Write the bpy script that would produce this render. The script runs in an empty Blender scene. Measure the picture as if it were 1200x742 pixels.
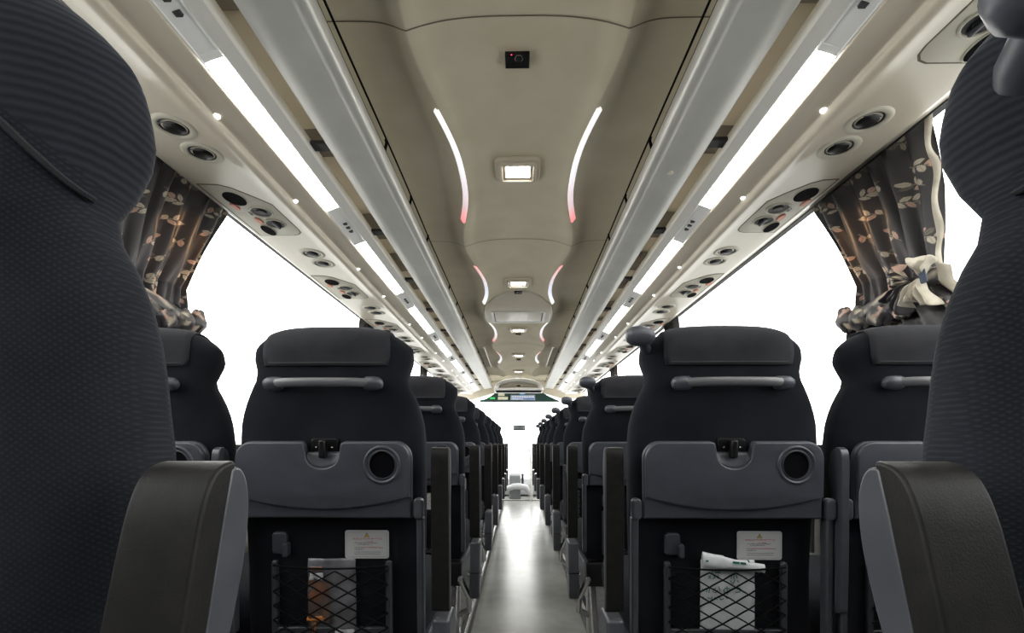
import bpy, math, random
import numpy as np
from mathutils import Vector, Matrix
R = math.radians
PI = math.pi
random.seed(7)
SC = bpy.context.scene
COL = SC.collection
EYE = 0.95            # lens height over the aisle floor: everything is laid out from lens level and lifted at the end

# ------------------------------------------------------------------ camera, world, exposure
cam_data = bpy.data.cameras.new('camera')
cam_data.sensor_width = 36.0
cam_data.lens = 36.0 * 545 / 1200
cam_data.clip_start = 0.01
cam = bpy.data.objects.new('camera', cam_data)
COL.objects.link(cam)
cam.rotation_euler = (R(90 + 15.19), 0, R(0.81))
SC.camera = cam

W = bpy.data.worlds.new('sky')
SC.world = W
W.use_nodes = True
bgn = W.node_tree.nodes['Background']
bgn.inputs[0].default_value = (1.0, 0.985, 0.955, 1)
bgn.inputs[1].default_value = 5.0
SC.view_settings.view_transform = 'Standard'
SC.view_settings.look = 'None'
SC.view_settings.gamma = 1
SC.view_settings.use_curve_mapping = False
SC.view_settings.exposure = 0.38
TUBE_POWER = 26.0
LED_POWER = 1.6
LAMP_POWER = 14.0

# ------------------------------------------------------------------ materials
def mat(name, col, rough=0.6, metal=0.0, spec=0.5, emit=None, emit_s=0, sheen=0, coat=0):
    m = bpy.data.materials.new(name)
    m.use_nodes = True
    b = m.node_tree.nodes['Principled BSDF']
    b.inputs['Base Color'].default_value = (*col, 1)
    b.inputs['Roughness'].default_value = rough
    b.inputs['Metallic'].default_value = metal
    b.inputs['Specular IOR Level'].default_value = spec
    if emit:
        b.inputs['Emission Color'].default_value = (*emit, 1)
        b.inputs['Emission Strength'].default_value = emit_s
    if sheen:
        b.inputs['Sheen Weight'].default_value = sheen
        b.inputs['Sheen Roughness'].default_value = 0.4
        b.inputs['Sheen Tint'].default_value = (.75, .8, .9, 1)
    if coat:
        b.inputs['Coat Weight'].default_value = coat
        b.inputs['Coat Roughness'].default_value = 0.15
    return m

def N(m, t, **kw):
    n = m.node_tree.nodes.new(t)
    for k, v in kw.items():
        setattr(n, k, v)
    return n

def noise_var(m, c1, c2, scale=8, detail=4, bump=0.0, bscale=200, stretch=(1, 1, 1), lo=.35, hi=.65):
    """object-space colour variation and fine bump"""
    nt = m.node_tree
    b = nt.nodes['Principled BSDF']
    tc = N(m, 'ShaderNodeTexCoord')
    mp = N(m, 'ShaderNodeMapping')
    mp.inputs['Scale'].default_value = stretch
    nt.links.new(tc.outputs['Object'], mp.inputs[0])
    nz = N(m, 'ShaderNodeTexNoise')
    nz.inputs['Scale'].default_value = scale
    nz.inputs['Detail'].default_value = detail
    nt.links.new(mp.outputs[0], nz.inputs['Vector'])
    r = N(m, 'ShaderNodeValToRGB')
    r.color_ramp.elements[0].position = lo
    r.color_ramp.elements[1].position = hi
    r.color_ramp.elements[0].color = (*c1, 1)
    r.color_ramp.elements[1].color = (*c2, 1)
    nt.links.new(nz.outputs[0], r.inputs[0])
    nt.links.new(r.outputs[0], b.inputs['Base Color'])
    if bump:
        n2 = N(m, 'ShaderNodeTexNoise')
        n2.inputs['Scale'].default_value = bscale
        n2.inputs['Detail'].default_value = 2
        nt.links.new(mp.outputs[0], n2.inputs['Vector'])
        bp = N(m, 'ShaderNodeBump')
        bp.inputs['Strength'].default_value = bump
        bp.inputs['Distance'].default_value = 0.002
        nt.links.new(n2.outputs[0], bp.inputs['Height'])
        nt.links.new(bp.outputs[0], b.inputs['Normal'])
    return m

def woven(m, c1, c2, zsplit):
    """seat cloth: a diamond weave below zsplit (object space), horizontal ribs on the headrest above it"""
    nt = m.node_tree
    b = nt.nodes['Principled BSDF']
    tc = N(m, 'ShaderNodeTexCoord')
    def wave(rot, sc):
        mp = N(m, 'ShaderNodeMapping')
        mp.inputs['Rotation'].default_value = rot
        nt.links.new(tc.outputs['Object'], mp.inputs[0])
        w = N(m, 'ShaderNodeTexWave')
        w.bands_direction = 'Z'
        w.inputs['Scale'].default_value = sc
        w.inputs['Distortion'].default_value = 0.9
        w.inputs['Detail'].default_value = 1.5
        w.inputs['Detail Scale'].default_value = 3
        nt.links.new(mp.outputs[0], w.inputs[0])
        return w.outputs['Fac']
    def prod(a, c):
        q = N(m, 'ShaderNodeMath', operation='MULTIPLY')
        nt.links.new(a, q.inputs[0]); nt.links.new(c, q.inputs[1])
        return q.outputs[0]
    dia = prod(wave((0, R(42), 0), 110), wave((0, R(-38), 0), 110))
    rib = wave((0, R(4), 0), 52)
    sp = N(m, 'ShaderNodeSeparateXYZ'); nt.links.new(tc.outputs['Object'], sp.inputs[0])
    xx = N(m, 'ShaderNodeMath', operation='MULTIPLY'); nt.links.new(sp.outputs['X'], xx.inputs[0]); nt.links.new(sp.outputs['X'], xx.inputs[1])
    zx = N(m, 'ShaderNodeMath', operation='MULTIPLY_ADD'); zx.inputs[1].default_value = .10 / .19 ** 2
    nt.links.new(xx.outputs[0], zx.inputs[0]); nt.links.new(sp.outputs['Z'], zx.inputs[2])
    gt = N(m, 'ShaderNodeMath', operation='GREATER_THAN'); gt.inputs[1].default_value = zsplit
    nt.links.new(zx.outputs[0], gt.inputs[0])
    mx = N(m, 'ShaderNodeMix'); mx.data_type = 'FLOAT'
    nt.links.new(gt.outputs[0], mx.inputs['Factor']); nt.links.new(dia, mx.inputs['A']); nt.links.new(rib, mx.inputs['B'])
    fac = mx.outputs['Result']
    nz = N(m, 'ShaderNodeTexNoise')
    nz.inputs['Scale'].default_value = 14
    nz.inputs['Detail'].default_value = 6
    nt.links.new(tc.outputs['Object'], nz.inputs['Vector'])
    ad = N(m, 'ShaderNodeMath', operation='MULTIPLY_ADD'); ad.inputs[1].default_value = .45
    sc2 = N(m, 'ShaderNodeMath', operation='MULTIPLY'); sc2.inputs[1].default_value = .8
    nt.links.new(nz.outputs[0], sc2.inputs[0])
    nt.links.new(fac, ad.inputs[0]); nt.links.new(sc2.outputs[0], ad.inputs[2])
    r = N(m, 'ShaderNodeValToRGB')
    r.color_ramp.elements[0].position = .2
    r.color_ramp.elements[1].position = .9
    r.color_ramp.elements[0].color = (*c1, 1)
    r.color_ramp.elements[1].color = (*c2, 1)
    nt.links.new(ad.outputs[0], r.inputs[0])
    nt.links.new(r.outputs[0], b.inputs['Base Color'])
    bp = N(m, 'ShaderNodeBump')
    bp.inputs['Strength'].default_value = .22
    bp.inputs['Distance'].default_value = 0.001
    nt.links.new(fac, bp.inputs['Height'])
    nt.links.new(bp.outputs[0], b.inputs['Normal'])
    return m

M = {}
M['ceiling'] = noise_var(mat('ceiling_fabric', (.5, .45, .35), .85), (.63, .57, .425), (.69, .63, .485), 5, 6, .12, 600)
M['cream'] = noise_var(mat('cream_plastic', (.6, .55, .45), .33, coat=.4), (.63, .575, .465), (.68, .62, .51), 4, 3, .03, 900)
M['cream_panel'] = noise_var(mat('cream_panel', (.55, .52, .43), .5), (.54, .51, .42), (.60, .57, .47), 9, 3, .04, 900)
M['satin'] = mat('satin_white', (.76, .755, .72), .32, .05)
M['rail'] = noise_var(mat('rail_satin', (.5, .51, .49), .30, .25), (.60, .60, .57), (.65, .65, .62), 6, 6, .02, 500)
M['reflector'] = mat('strip_reflector', (.93, .935, .92), .4, .0, emit=None)
M['dark_trim'] = mat('dark_rubber', (.03, .03, .032), .6)
M['brown_seam'] = mat('seam_brown', (.17, .14, .10), .8)
M['liner'] = noise_var(mat('rack_liner', (.3, .26, .2), .8), (.60, .54, .43), (.68, .62, .51), 3, 5, .1, 300)
M['liner_dark'] = noise_var(mat('rack_liner_dark', (.12, .1, .08), .8), (.13, .11, .085), (.19, .165, .13), 6, 5, .1, 300)
M['glass'] = None
M['floor'] = noise_var(mat('vinyl_floor', (.3, .3, .28), .26), (.27, .275, .26), (.34, .345, .33), 9, 9, .18, 70, (1, 1, 1), .3, .7)
M['platform'] = noise_var(mat('platform_vinyl', (.12, .12, .12), .6), (.09, .09, .09), (.14, .14, .14), 30, 6)
M['wall'] = noise_var(mat('side_lining', (.28, .27, .25), .8), (.25, .24, .225), (.31, .30, .28), 20, 5, .2, 300)
M['steel'] = mat('brushed_steel', (.62, .62, .62), .25, .95)
M['fabric'] = noise_var(mat('seat_velour', (.02, .021, .026), .95, spec=.15, sheen=.03), (.0048, .0056, .0080), (.0085, .0096, .0132), 10, 8, .5, 900)
M['weave'] = woven(mat('seat_weave', (.02, .02, .03), .95, spec=.15, sheen=.05), (.0058, .0066, .0090), (.0190, .0212, .0275), .83 + .252)
M['cover'] = noise_var(mat('headrest_cloth', (.06, .06, .065), .95, spec=.15, sheen=.05), (.016, .0165, .019), (.024, .0245, .028), 14, 8, .5, 1200)
M['stitch'] = mat('stitching', (.035, .036, .04), .9)
M['grey'] = noise_var(mat('grey_plastic', (.085, .088, .10), .42), (.036, .040, .051), (.043, .047, .060), 30, 3, .06, 1500)
M['shell'] = noise_var(mat('armrest_plastic', (.09, .095, .105), .33), (.040, .043, .052), (.050, .053, .062), 30, 3, .04, 1200)
M['leather'] = noise_var(mat('armrest_leather', (.012, .012, .013), .45, spec=.16), (.0085, .0083, .0083), (.013, .0126, .0122), 60, 4, .12, 900)
M['black'] = mat('black_plastic', (.006, .006, .007), .4, spec=.3)
M['nozzle'] = mat('nozzle_plastic', (.014, .016, .016), .5, spec=.25)
M['handle'] = mat('grip_rubber', (.085, .085, .092), .4)
M['hole'] = mat('cup_black', (.003, .003, .004), .8, spec=.05)
M['cord'] = mat('net_cord', (.004, .004, .0045), .9, spec=.1)
M['orange'] = mat('orange_button', (.62, .19, .09), .4)
M['label'] = mat('label_white', (.42, .425, .43), .45)
M['ink_red'] = mat('ink_red', (.42, .06, .06), .6)
M['ink_black'] = mat('ink_black', (.06, .06, .065), .6)
M['ink_grey'] = mat('ink_grey', (.30, .29, .30), .6)
M['yellow'] = mat('warning_yellow', (.55, .42, .02), .5)
M['ink_green'] = mat('ink_green', (.01, .14, .09), .6)
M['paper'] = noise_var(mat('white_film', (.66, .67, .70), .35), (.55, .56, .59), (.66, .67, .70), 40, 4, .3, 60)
M['film'] = noise_var(mat('clear_film', (.22, .22, .24), .22), (.09, .09, .10), (.18, .18, .20), 18, 5, .8, 60)
M['film_orange'] = noise_var(mat('film_orange', (.8, .3, .05), .35), (.33, .15, .08), (.75, .27, .04), 22, 5, .3, 60)
M['film_rust'] = noise_var(mat('film_rust', (.3, .15, .08), .3), (.10, .08, .075), (.26, .11, .06), 30, 5, .6, 60)
M['green_glass'] = mat('tinted_band', (.012, .05, .042), .3)
M['blue_sign'] = mat('sign_blue', (.10, .16, .36), .5, emit=(.14, .24, .6), emit_s=.25)
M['white_ink'] = mat('sign_white', (.75, .78, .82), .5, emit=(.8, .85, .9), emit_s=.15)
M['blue_badge'] = mat('badge_blue', (.12, .42, .75), .4)
M['cream_card'] = mat('sticker_cream', (.8, .78, .62), .6)
M['green_led'] = mat('exit_green', (.05, .5, .12), .5, emit=(.05, .6, .15), emit_s=.4)
M['dash'] = mat('dash_grey', (.25, .27, .28), .6)
M['mirror'] = mat('mirror_silver', (.10, .11, .115), .25, 1.0)
M['asphalt'] = noise_var(mat('asphalt', (.3, .3, .3), .9), (.25, .25, .25), (.34, .34, .33), 2, 6)
M['leafy'] = noise_var(mat('tree_leaves', (.06, .10, .05), .9), (.04, .075, .045), (.10, .15, .08), 3, 6)
M['bark'] = mat('bark', (.12, .09, .06), .9)
M['house'] = mat('house_wall', (.5, .5, .48), .9)
M['house_roof'] = mat('house_roof', (.22, .25, .25), .8)
M['red_led'] = mat('red_led', (.6, .02, .05), .5, emit=(1, .05, .15), emit_s=3)
M['lining'] = noise_var(mat('curtain_lining', (.5, .46, .38), .9), (.42, .385, .31), (.55, .51, .43), 25, 4)
M['velcro'] = mat('tie_blue', (.035, .05, .085), .7)
M['tube'] = mat('tube_diffuser', (.9, .9, .9), .5, emit=(1, .97, .91), emit_s=TUBE_POWER)
M['spot'] = mat('spot_led', (.9, .9, .9), .5, emit=(1, .98, .94), emit_s=6)
M['lamp_glow'] = mat('lamp_diffuser', (.9, .85, .8), .5, emit=(1, .93, .85), emit_s=LAMP_POWER)
M['lamp_frame'] = mat('lamp_frame', (.62, .55, .44), .4)

g = bpy.data.materials.new('window_glass'); g.use_nodes = True
nt = g.node_tree; nt.nodes.clear()
out = nt.nodes.new('ShaderNodeOutputMaterial')
tr = nt.nodes.new('ShaderNodeBsdfTransparent'); tr.inputs[0].default_value = (.97, .98, .98, 1)
gl = nt.nodes.new('ShaderNodeBsdfGlossy'); gl.inputs['Roughness'].default_value = .02
mx = nt.nodes.new('ShaderNodeMixShader'); mx.inputs[0].default_value = .05
nt.links.new(tr.outputs[0], mx.inputs[1]); nt.links.new(gl.outputs[0], mx.inputs[2]); nt.links.new(mx.outputs[0], out.inputs[0])
M['glass'] = g

def led_mat(name, cols):
    """coloured LED line: the lamp's own colour runs along its length"""
    m = mat(name, (.8, .8, .8), .5)
    nt = m.node_tree; b = nt.nodes['Principled BSDF']
    tc = N(m, 'ShaderNodeTexCoord'); sp = N(m, 'ShaderNodeSeparateXYZ')
    nt.links.new(tc.outputs['Generated'], sp.inputs[0])
    r = N(m, 'ShaderNodeValToRGB')
    els = r.color_ramp.elements
    for i, (p, c) in enumerate(cols):
        e = els[i] if i < 2 else els.new(p)
        e.position = p; e.color = (*c, 1)
    nt.links.new(sp.outputs['Y'], r.inputs[0])
    nt.links.new(r.outputs[0], b.inputs['Emission Color'])
    nt.links.new(r.outputs[0], b.inputs['Base Color'])
    b.inputs['Emission Strength'].default_value = LED_POWER * .45
    return m
M['led_a'] = led_mat('led_white_to_red', [(0, (1, 1, 1)), (.45, (.8, .8, .85)), (.8, (.65, .5, .52)), (1, (1, .25, .25))])
M['led_b'] = led_mat('led_red_to_white', [(0, (.9, .4, .4)), (.3, (.7, .58, .62)), (.6, (.62, .66, .78)), (1, (1, 1, 1))])

cm = mat('curtain_cloth', (.05, .045, .045), .45, spec=.6)
vc = N(cm, 'ShaderNodeVertexColor', layer_name='pattern')
cm.node_tree.links.new(vc.outputs[0], cm.node_tree.nodes['Principled BSDF'].inputs['Base Color'])
M['curtain'] = cm

# ------------------------------------------------------------------ object helpers
ORG = {}
def tag(o, label=None, cat=None, group=None, kind=None):
    if label: o['label'] = label
    if cat: o['category'] = cat
    if group: o['group'] = group
    if kind: o['kind'] = kind
    return o

def empty(name, loc, label=None, cat=None, group=None, kind=None):
    o = bpy.data.objects.new(name, None)
    o.empty_display_size = .05
    COL.objects.link(o)
    o.location = loc
    ORG[o.name] = Vector(loc)
    return tag(o, label, cat, group, kind)

class MB:
    def __init__(s):
        s.v = []; s.f = []
    def add(s, vs, fs):
        n = len(s.v)
        s.v.extend([tuple(float(c) for c in p) for p in vs])
        s.f.extend([tuple(i + n for i in f) for f in fs])
        return s
    def box(s, x0, x1, y0, y1, z0, z1, mp=None):
        p = [(x, y, z) for x in (x0, x1) for y in (y0, y1) for z in (z0, z1)]
        if mp: p = [mp(*q) for q in p]
        return s.add(p, [(0, 1, 3, 2), (4, 6, 7, 5), (0, 4, 5, 1), (2, 3, 7, 6), (0, 2, 6, 4), (1, 5, 7, 3)])
    def grid(s, P, wrap_u=False, wrap_v=False):
        n, m = len(P), len(P[0])
        vs = [p for row in P for p in row]
        fs = []
        for i in range(n if wrap_u else n - 1):
            for j in range(m if wrap_v else m - 1):
                a, b = i, (i + 1) % n
                c, d = j, (j + 1) % m
                fs.append((a * m + c, a * m + d, b * m + d, b * m + c))
        return s.add(vs, fs)
    def loft(s, rings, caps=True):
        n = len(s.v); m = len(rings[0])
        s.grid(rings, False, True)
        if caps:
            s.f.append(tuple(n + j for j in range(m))[::-1])
            k = n + (len(rings) - 1) * m
            s.f.append(tuple(k + j for j in range(m)))
        return s
    def prism(s, poly, a, b, mp):
        """poly: 2D points, extruded from a to b, mp(u, v, w) -> xyz"""
        return s.loft([[mp(u, v, a) for u, v in poly], [mp(u, v, b) for u, v in poly]])
    def tube(s, pts, r, n=8, caps=True):
        pts = [Vector(p) for p in pts]
        rs = r if hasattr(r, '__len__') else [r] * len(pts)
        rings = []
        up = None
        for i, p in enumerate(pts):
            d = (pts[min(i + 1, len(pts) - 1)] - pts[max(i - 1, 0)]).normalized()
            if up is None:
                up = Vector((0, 0, 1)) if abs(d.z) < .9 else Vector((1, 0, 0))
            a = d.cross(up).normalized(); up = a.cross(d).normalized()
            rings.append([p + (a * math.cos(2 * PI * k / n) + up * math.sin(2 * PI * k / n)) * rs[i] for k in range(n)])
        return s.loft(rings, caps)
    def lathe(s, prof, mp, n=24):
        """prof: (radius, height); mp(x, y, h)"""
        rings = [[mp(r * math.cos(2 * PI * k / n), r * math.sin(2 * PI * k / n), h) for k in range(n)] for r, h in prof]
        return s.loft(rings, True)
    def ball(s, c, r, n=14, mp=None):
        rr = r if hasattr(r, '__len__') else (r, r, r)
        rings = []
        for i in range(1, n):
            t = PI * i / n
            rings.append([(c[0] + rr[0] * math.sin(t) * math.cos(2 * PI * k / n), c[1] + rr[1] * math.sin(t) * math.sin(2 * PI * k / n),
                           c[2] + rr[2] * math.cos(t)) for k in range(n)])
        return s.loft(rings)
    def plate(s, outlines, thick, bevel, mp, res=2):
        """flat plate with holes and a bevelled rim; mp(u, v, w) with w in 0..thick"""
        cu = bpy.data.curves.new('tmp', 'CURVE')
        cu.dimensions = '2D'; cu.fill_mode = 'BOTH'
        cu.extrude = max(thick / 2 - bevel, 0); cu.bevel_depth = bevel; cu.bevel_resolution = res
        cu.offset = -bevel
        for ol in outlines:
            sp = cu.splines.new('POLY')
            sp.points.add(len(ol) - 1)
            for i, (x, y) in enumerate(ol):
                sp.points[i].co = (x, y, 0, 1)
            sp.use_cyclic_u = True
        ob = bpy.data.objects.new('tmp', cu)
        me = bpy.data.meshes.new_from_object(ob)
        vs = [mp(v.co.x, v.co.y, v.co.z + thick / 2) for v in me.vertices]
        fs = [tuple(p.vertices) for p in me.polygons]
        bpy.data.objects.remove(ob); bpy.data.curves.remove(cu); bpy.data.meshes.remove(me)
        return s.add(vs, fs)
    def build(s, name, m, parent=None, smooth=True, bevel=0, solid=0, ang=35, seg=2, recalc=True):
        me = bpy.data.meshes.new(name)
        org = ORG[parent.name] if parent is not None else Vector((0, 0, 0))
        me.from_pydata([(a - org.x, b - org.y, c - org.z) for a, b, c in s.v], [], s.f)
        if recalc:
            import bmesh
            bm = bmesh.new(); bm.from_mesh(me)
            bmesh.ops.remove_doubles(bm, verts=bm.verts, dist=1e-6)
            bmesh.ops.recalc_face_normals(bm, faces=bm.faces)
            bm.to_mesh(me); bm.free()
        me.update()
        if smooth:
            me.shade_smooth()
            me.set_sharp_from_angle(angle=R(ang))
        me.materials.append(m)
        o = bpy.data.objects.new(name, me)
        COL.objects.link(o)
        ORG[o.name] = org
        if parent is not None:
            o.parent = parent
        if solid:
            md = o.modifiers.new('thickness', 'SOLIDIFY'); md.thickness = solid; md.offset = 0
        if bevel:
            md = o.modifiers.new('bevel', 'BEVEL'); md.width = bevel; md.segments = seg; md.limit_method = 'ANGLE'; md.angle_limit = R(35)
            if smooth:
                md.harden_normals = False
        return o

def kids(o):
    return [c for c in COL.objects if c.parent == o]
CH = {}
def copy_tree(o, parent=None):
    c = o.copy()
    COL.objects.link(c)
    if parent is not None: c.parent = parent
    if o.name not in CH:
        CH[o.name] = kids(o)
    for ch in CH[o.name]:
        copy_tree(ch, c)
    return c

def struct(name, mb, m, parent=None, **kw):
    o = mb.build(name, m, parent, **kw)
    if parent is None: o['kind'] = 'structure'
    return o

def rrect(x0, x1, y0, y1, r, n=6):
    pts = []
    for cx, cy, a0 in ((x1 - r, y1 - r, 0), (x0 + r, y1 - r, 90), (x0 + r, y0 + r, 180), (x1 - r, y0 + r, 270)):
        for k in range(n + 1):
            a = R(a0 + 90 * k / n)
            pts.append((cx + r * math.cos(a), cy + r * math.sin(a)))
    return pts
def chaikin(p, n=2):
    for _ in range(n):
        q = []
        for a, c in zip(p, p[1:] + p[:1]):
            q += [(a[0] * .75 + c[0] * .25, a[1] * .75 + c[1] * .25), (a[0] * .25 + c[0] * .75, a[1] * .25 + c[1] * .75)]
        p = q
    return p
def circle(cx, cy, r, n=32, ry=None):
    ry = ry or r
    return [(cx + r * math.cos(2 * PI * k / n), cy + ry * math.sin(2 * PI * k / n)) for k in range(n)]
def interp(x, tab, j=1):
    return float(np.interp(x, [t[0] for t in tab], [t[j] for t in tab]))
def sm(x):
    x = min(1, max(0, x)); return x * x * (3 - 2 * x)
ORDW = ['nearest', 'first', 'second', 'third', 'fourth', 'fifth', 'sixth', 'seventh', 'eighth', 'ninth']

FL = -EYE            # aisle floor
PLAT = -.83          # seat platform
Y0, Y1 = -.95, 8.5   # passenger cabin
XW = 1.235           # side lining

# ------------------------------------------------------------------ structure: floor, walls, glass
b = MB(); b.box(-XW, XW, Y0, 9.7, FL - .05, FL)
struct('floor', b, M['floor'], smooth=False)
for sd, edge in ((-1, -.25), (1, .345)):
    b = MB(); b.box(*sorted((edge, sd * XW)), Y0, Y1 - .2, FL + .001, PLAT)
    struct('trim_%d' % (1 if sd < 0 else 2), b, M['platform'], smooth=False, bevel=.006)
    b = MB()
    b.box(*sorted((edge - sd * .004, edge + sd * .02)), Y0 + .01, Y1 - .21, PLAT - .035, PLAT + .004)
    struct('trim_%d' % (3 if sd < 0 else 4), b, M['steel'], smooth=False, bevel=.002)
SILL, HEAD = -.05, .845
YR1 = 8.15
PILL = [1.47, 3.62, 5.95, 8.15]
for sd, nm in ((-1, 'left'), (1, 'right')):
    b = MB(); b.box(*sorted((sd * XW, sd * (XW + .05))), Y0, 9.7, FL, SILL)
    struct('wall_' + nm, b, M['wall'], smooth=False)
    b = MB(); b.box(*sorted((sd * (XW - .035), sd * (XW + .05))), Y0, 9.6, SILL, SILL + .02)
    struct('trim_%d' % (5 if sd < 0 else 6), b, M['dark_trim'], smooth=False, bevel=.004)
    # header: cream lip over the glass with a dark gasket
    b = MB(); b.box(*sorted((sd * (XW - .02), sd * (XW + .05))), Y0, 9.6, .975, 1.0)
    struct('trim_%d' % (7 if sd < 0 else 8), b, M['cream'], smooth=False, bevel=.004)
    b = MB(); b.box(*sorted((sd * 1.097, sd * 1.104)), Y0 + .02, YR1, .845, .8505)
    struct('trim_%d' % (9 if sd < 0 else 10), b, M['dark_trim'], smooth=False, bevel=.003)
    ys = [Y0] + PILL + [9.55]
    for i in range(len(ys) - 1):
        n = i + 1 if sd < 0 else i + 6
        w = empty('window_%d' % n, (sd * (XW + .01), (ys[i] + ys[i + 1]) / 2, SILL), kind='structure')
        b = MB()
        fr = .022
        ya, yb = ys[i] + .002, ys[i + 1] - .002
        xa, xb = sorted((sd * (XW - .012), sd * (XW + .03)))
        b.box(xa, xb, ya, ya + fr, SILL + .021, .9745); b.box(xa, xb, yb - fr, yb, SILL + .021, .9745)
        b.box(xa, xb, ya + fr, yb - fr, SILL + .021, SILL + .021 + fr); b.box(xa, xb, ya + fr, yb - fr, .9745 - fr, .9745)
        b.build('window_frame', M['dark_trim'], w, smooth=False)
        b = MB(); b.box(*sorted((sd * (XW + .008), sd * (XW + .012))), ya + fr, yb - fr, SILL + .043, .9525)
        b.build('pane', M['glass'], w, smooth=False)

# rear wall behind the lens; its window is added to light the seat backs
b = MB()
b.box(-XW, XW, Y0 - .06, Y0, FL, .42); b.box(-XW, XW, Y0 - .06, Y0, .75, 1.2)
b.box(-XW, -.95, Y0 - .06, Y0, .42, .75); b.box(.95, XW, Y0 - .06, Y0, .42, .75)
struct('wall_rear', b, M['platform'], smooth=False)
w = empty('window_11', (0, Y0 - .03, .42), kind='structure')
MB().box(-.95, .95, Y0 - .035, Y0 - .03, .42, .75).build('pane', M['glass'], w, smooth=False)

# ------------------------------------------------------------------ structure: sculpted ceiling
PER = 1.405; PH = .985
def ridge(y):
    c = (1 + math.cos(2 * PI * (y - PH) / PER)) / 2
    return .208 + .085 * c ** 1.25
def zceil(x, y):
    r = ridge(y); a = abs(x)
    ctr = 1.102 - .046 * (a / r) ** 3.0
    if a <= r: return ctr
    d = a - r
    return 1.056 + .034 * (1 - math.exp(-(d / .050) ** 1.5)) 
CW = .56
ys = np.arange(Y0, 7.75, .025)
def ceilrow(y):
    r = ridge(y)
    us = [r * k / 9 for k in range(10)] + [r + .004 + (CW - r - .004) * (k / 14) ** 1.6 for k in range(15)]
    full = [-u for u in us[:0:-1]] + us
    return [(x, y, zceil(x, y)) for x in full]
b = MB(); b.grid([ceilrow(y) for y in ys])
ceiling = struct('ceiling', b, M['ceiling'], ang=60, solid=.006)
# joints of the ceiling panels
for k in range(-1, 5):
    y = PH + PER * k
    b = MB()
    rj = ridge(y); xs = sorted(list(np.linspace(-.53, .53, 60)) + [s_ * (rj + d_) for s_ in (-1, 1) for d_ in (-.008, -.004, -.001, 0, .001, .004, .008, .014, .02, .03)])
    b.grid([[(x, y - .0022, zceil(x, y) - .0045) for x in xs], [(x, y + .0022, zceil(x, y) - .0045) for x in xs]])
    b.build('panel_joint', M['brown_seam'], ceiling, recalc=False)

# roof above the racks
for sd, nm in ((-1, 1), (1, 2)):
    b = MB()
    pts = [(.50, 1.15), (.62, 1.165), (.8, 1.155), (.98, 1.12), (1.15, 1.06), (1.255, .99)]
    b.grid([[(sd * x, y, z) for x, z in pts] for y in (Y0, 8.4)])
    rf = struct('ceiling_%s' % ('left' if sd < 0 else 'right'), b, M['liner'], ang=60, solid=.01)
    # seams and dark service covers of the rack roof, seen through the slot
    yy = -.3; i = 0
    rnd = random.Random(3)
    while yy < 8.2:
        L = rnd.choice((.10, .17, .3)); 
        d = MB()
        pp = [(.58, 1.154), (.8, 1.146), (.95, 1.105)]
        d.grid([[(sd * x, y, z - .012) for x, z in pp] for y in (yy, yy + L)])
        d.build('roof_cover', M['liner_dark'], rf, solid=.004)
        yy += L + rnd.choice((.22, .35, .5))

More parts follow.
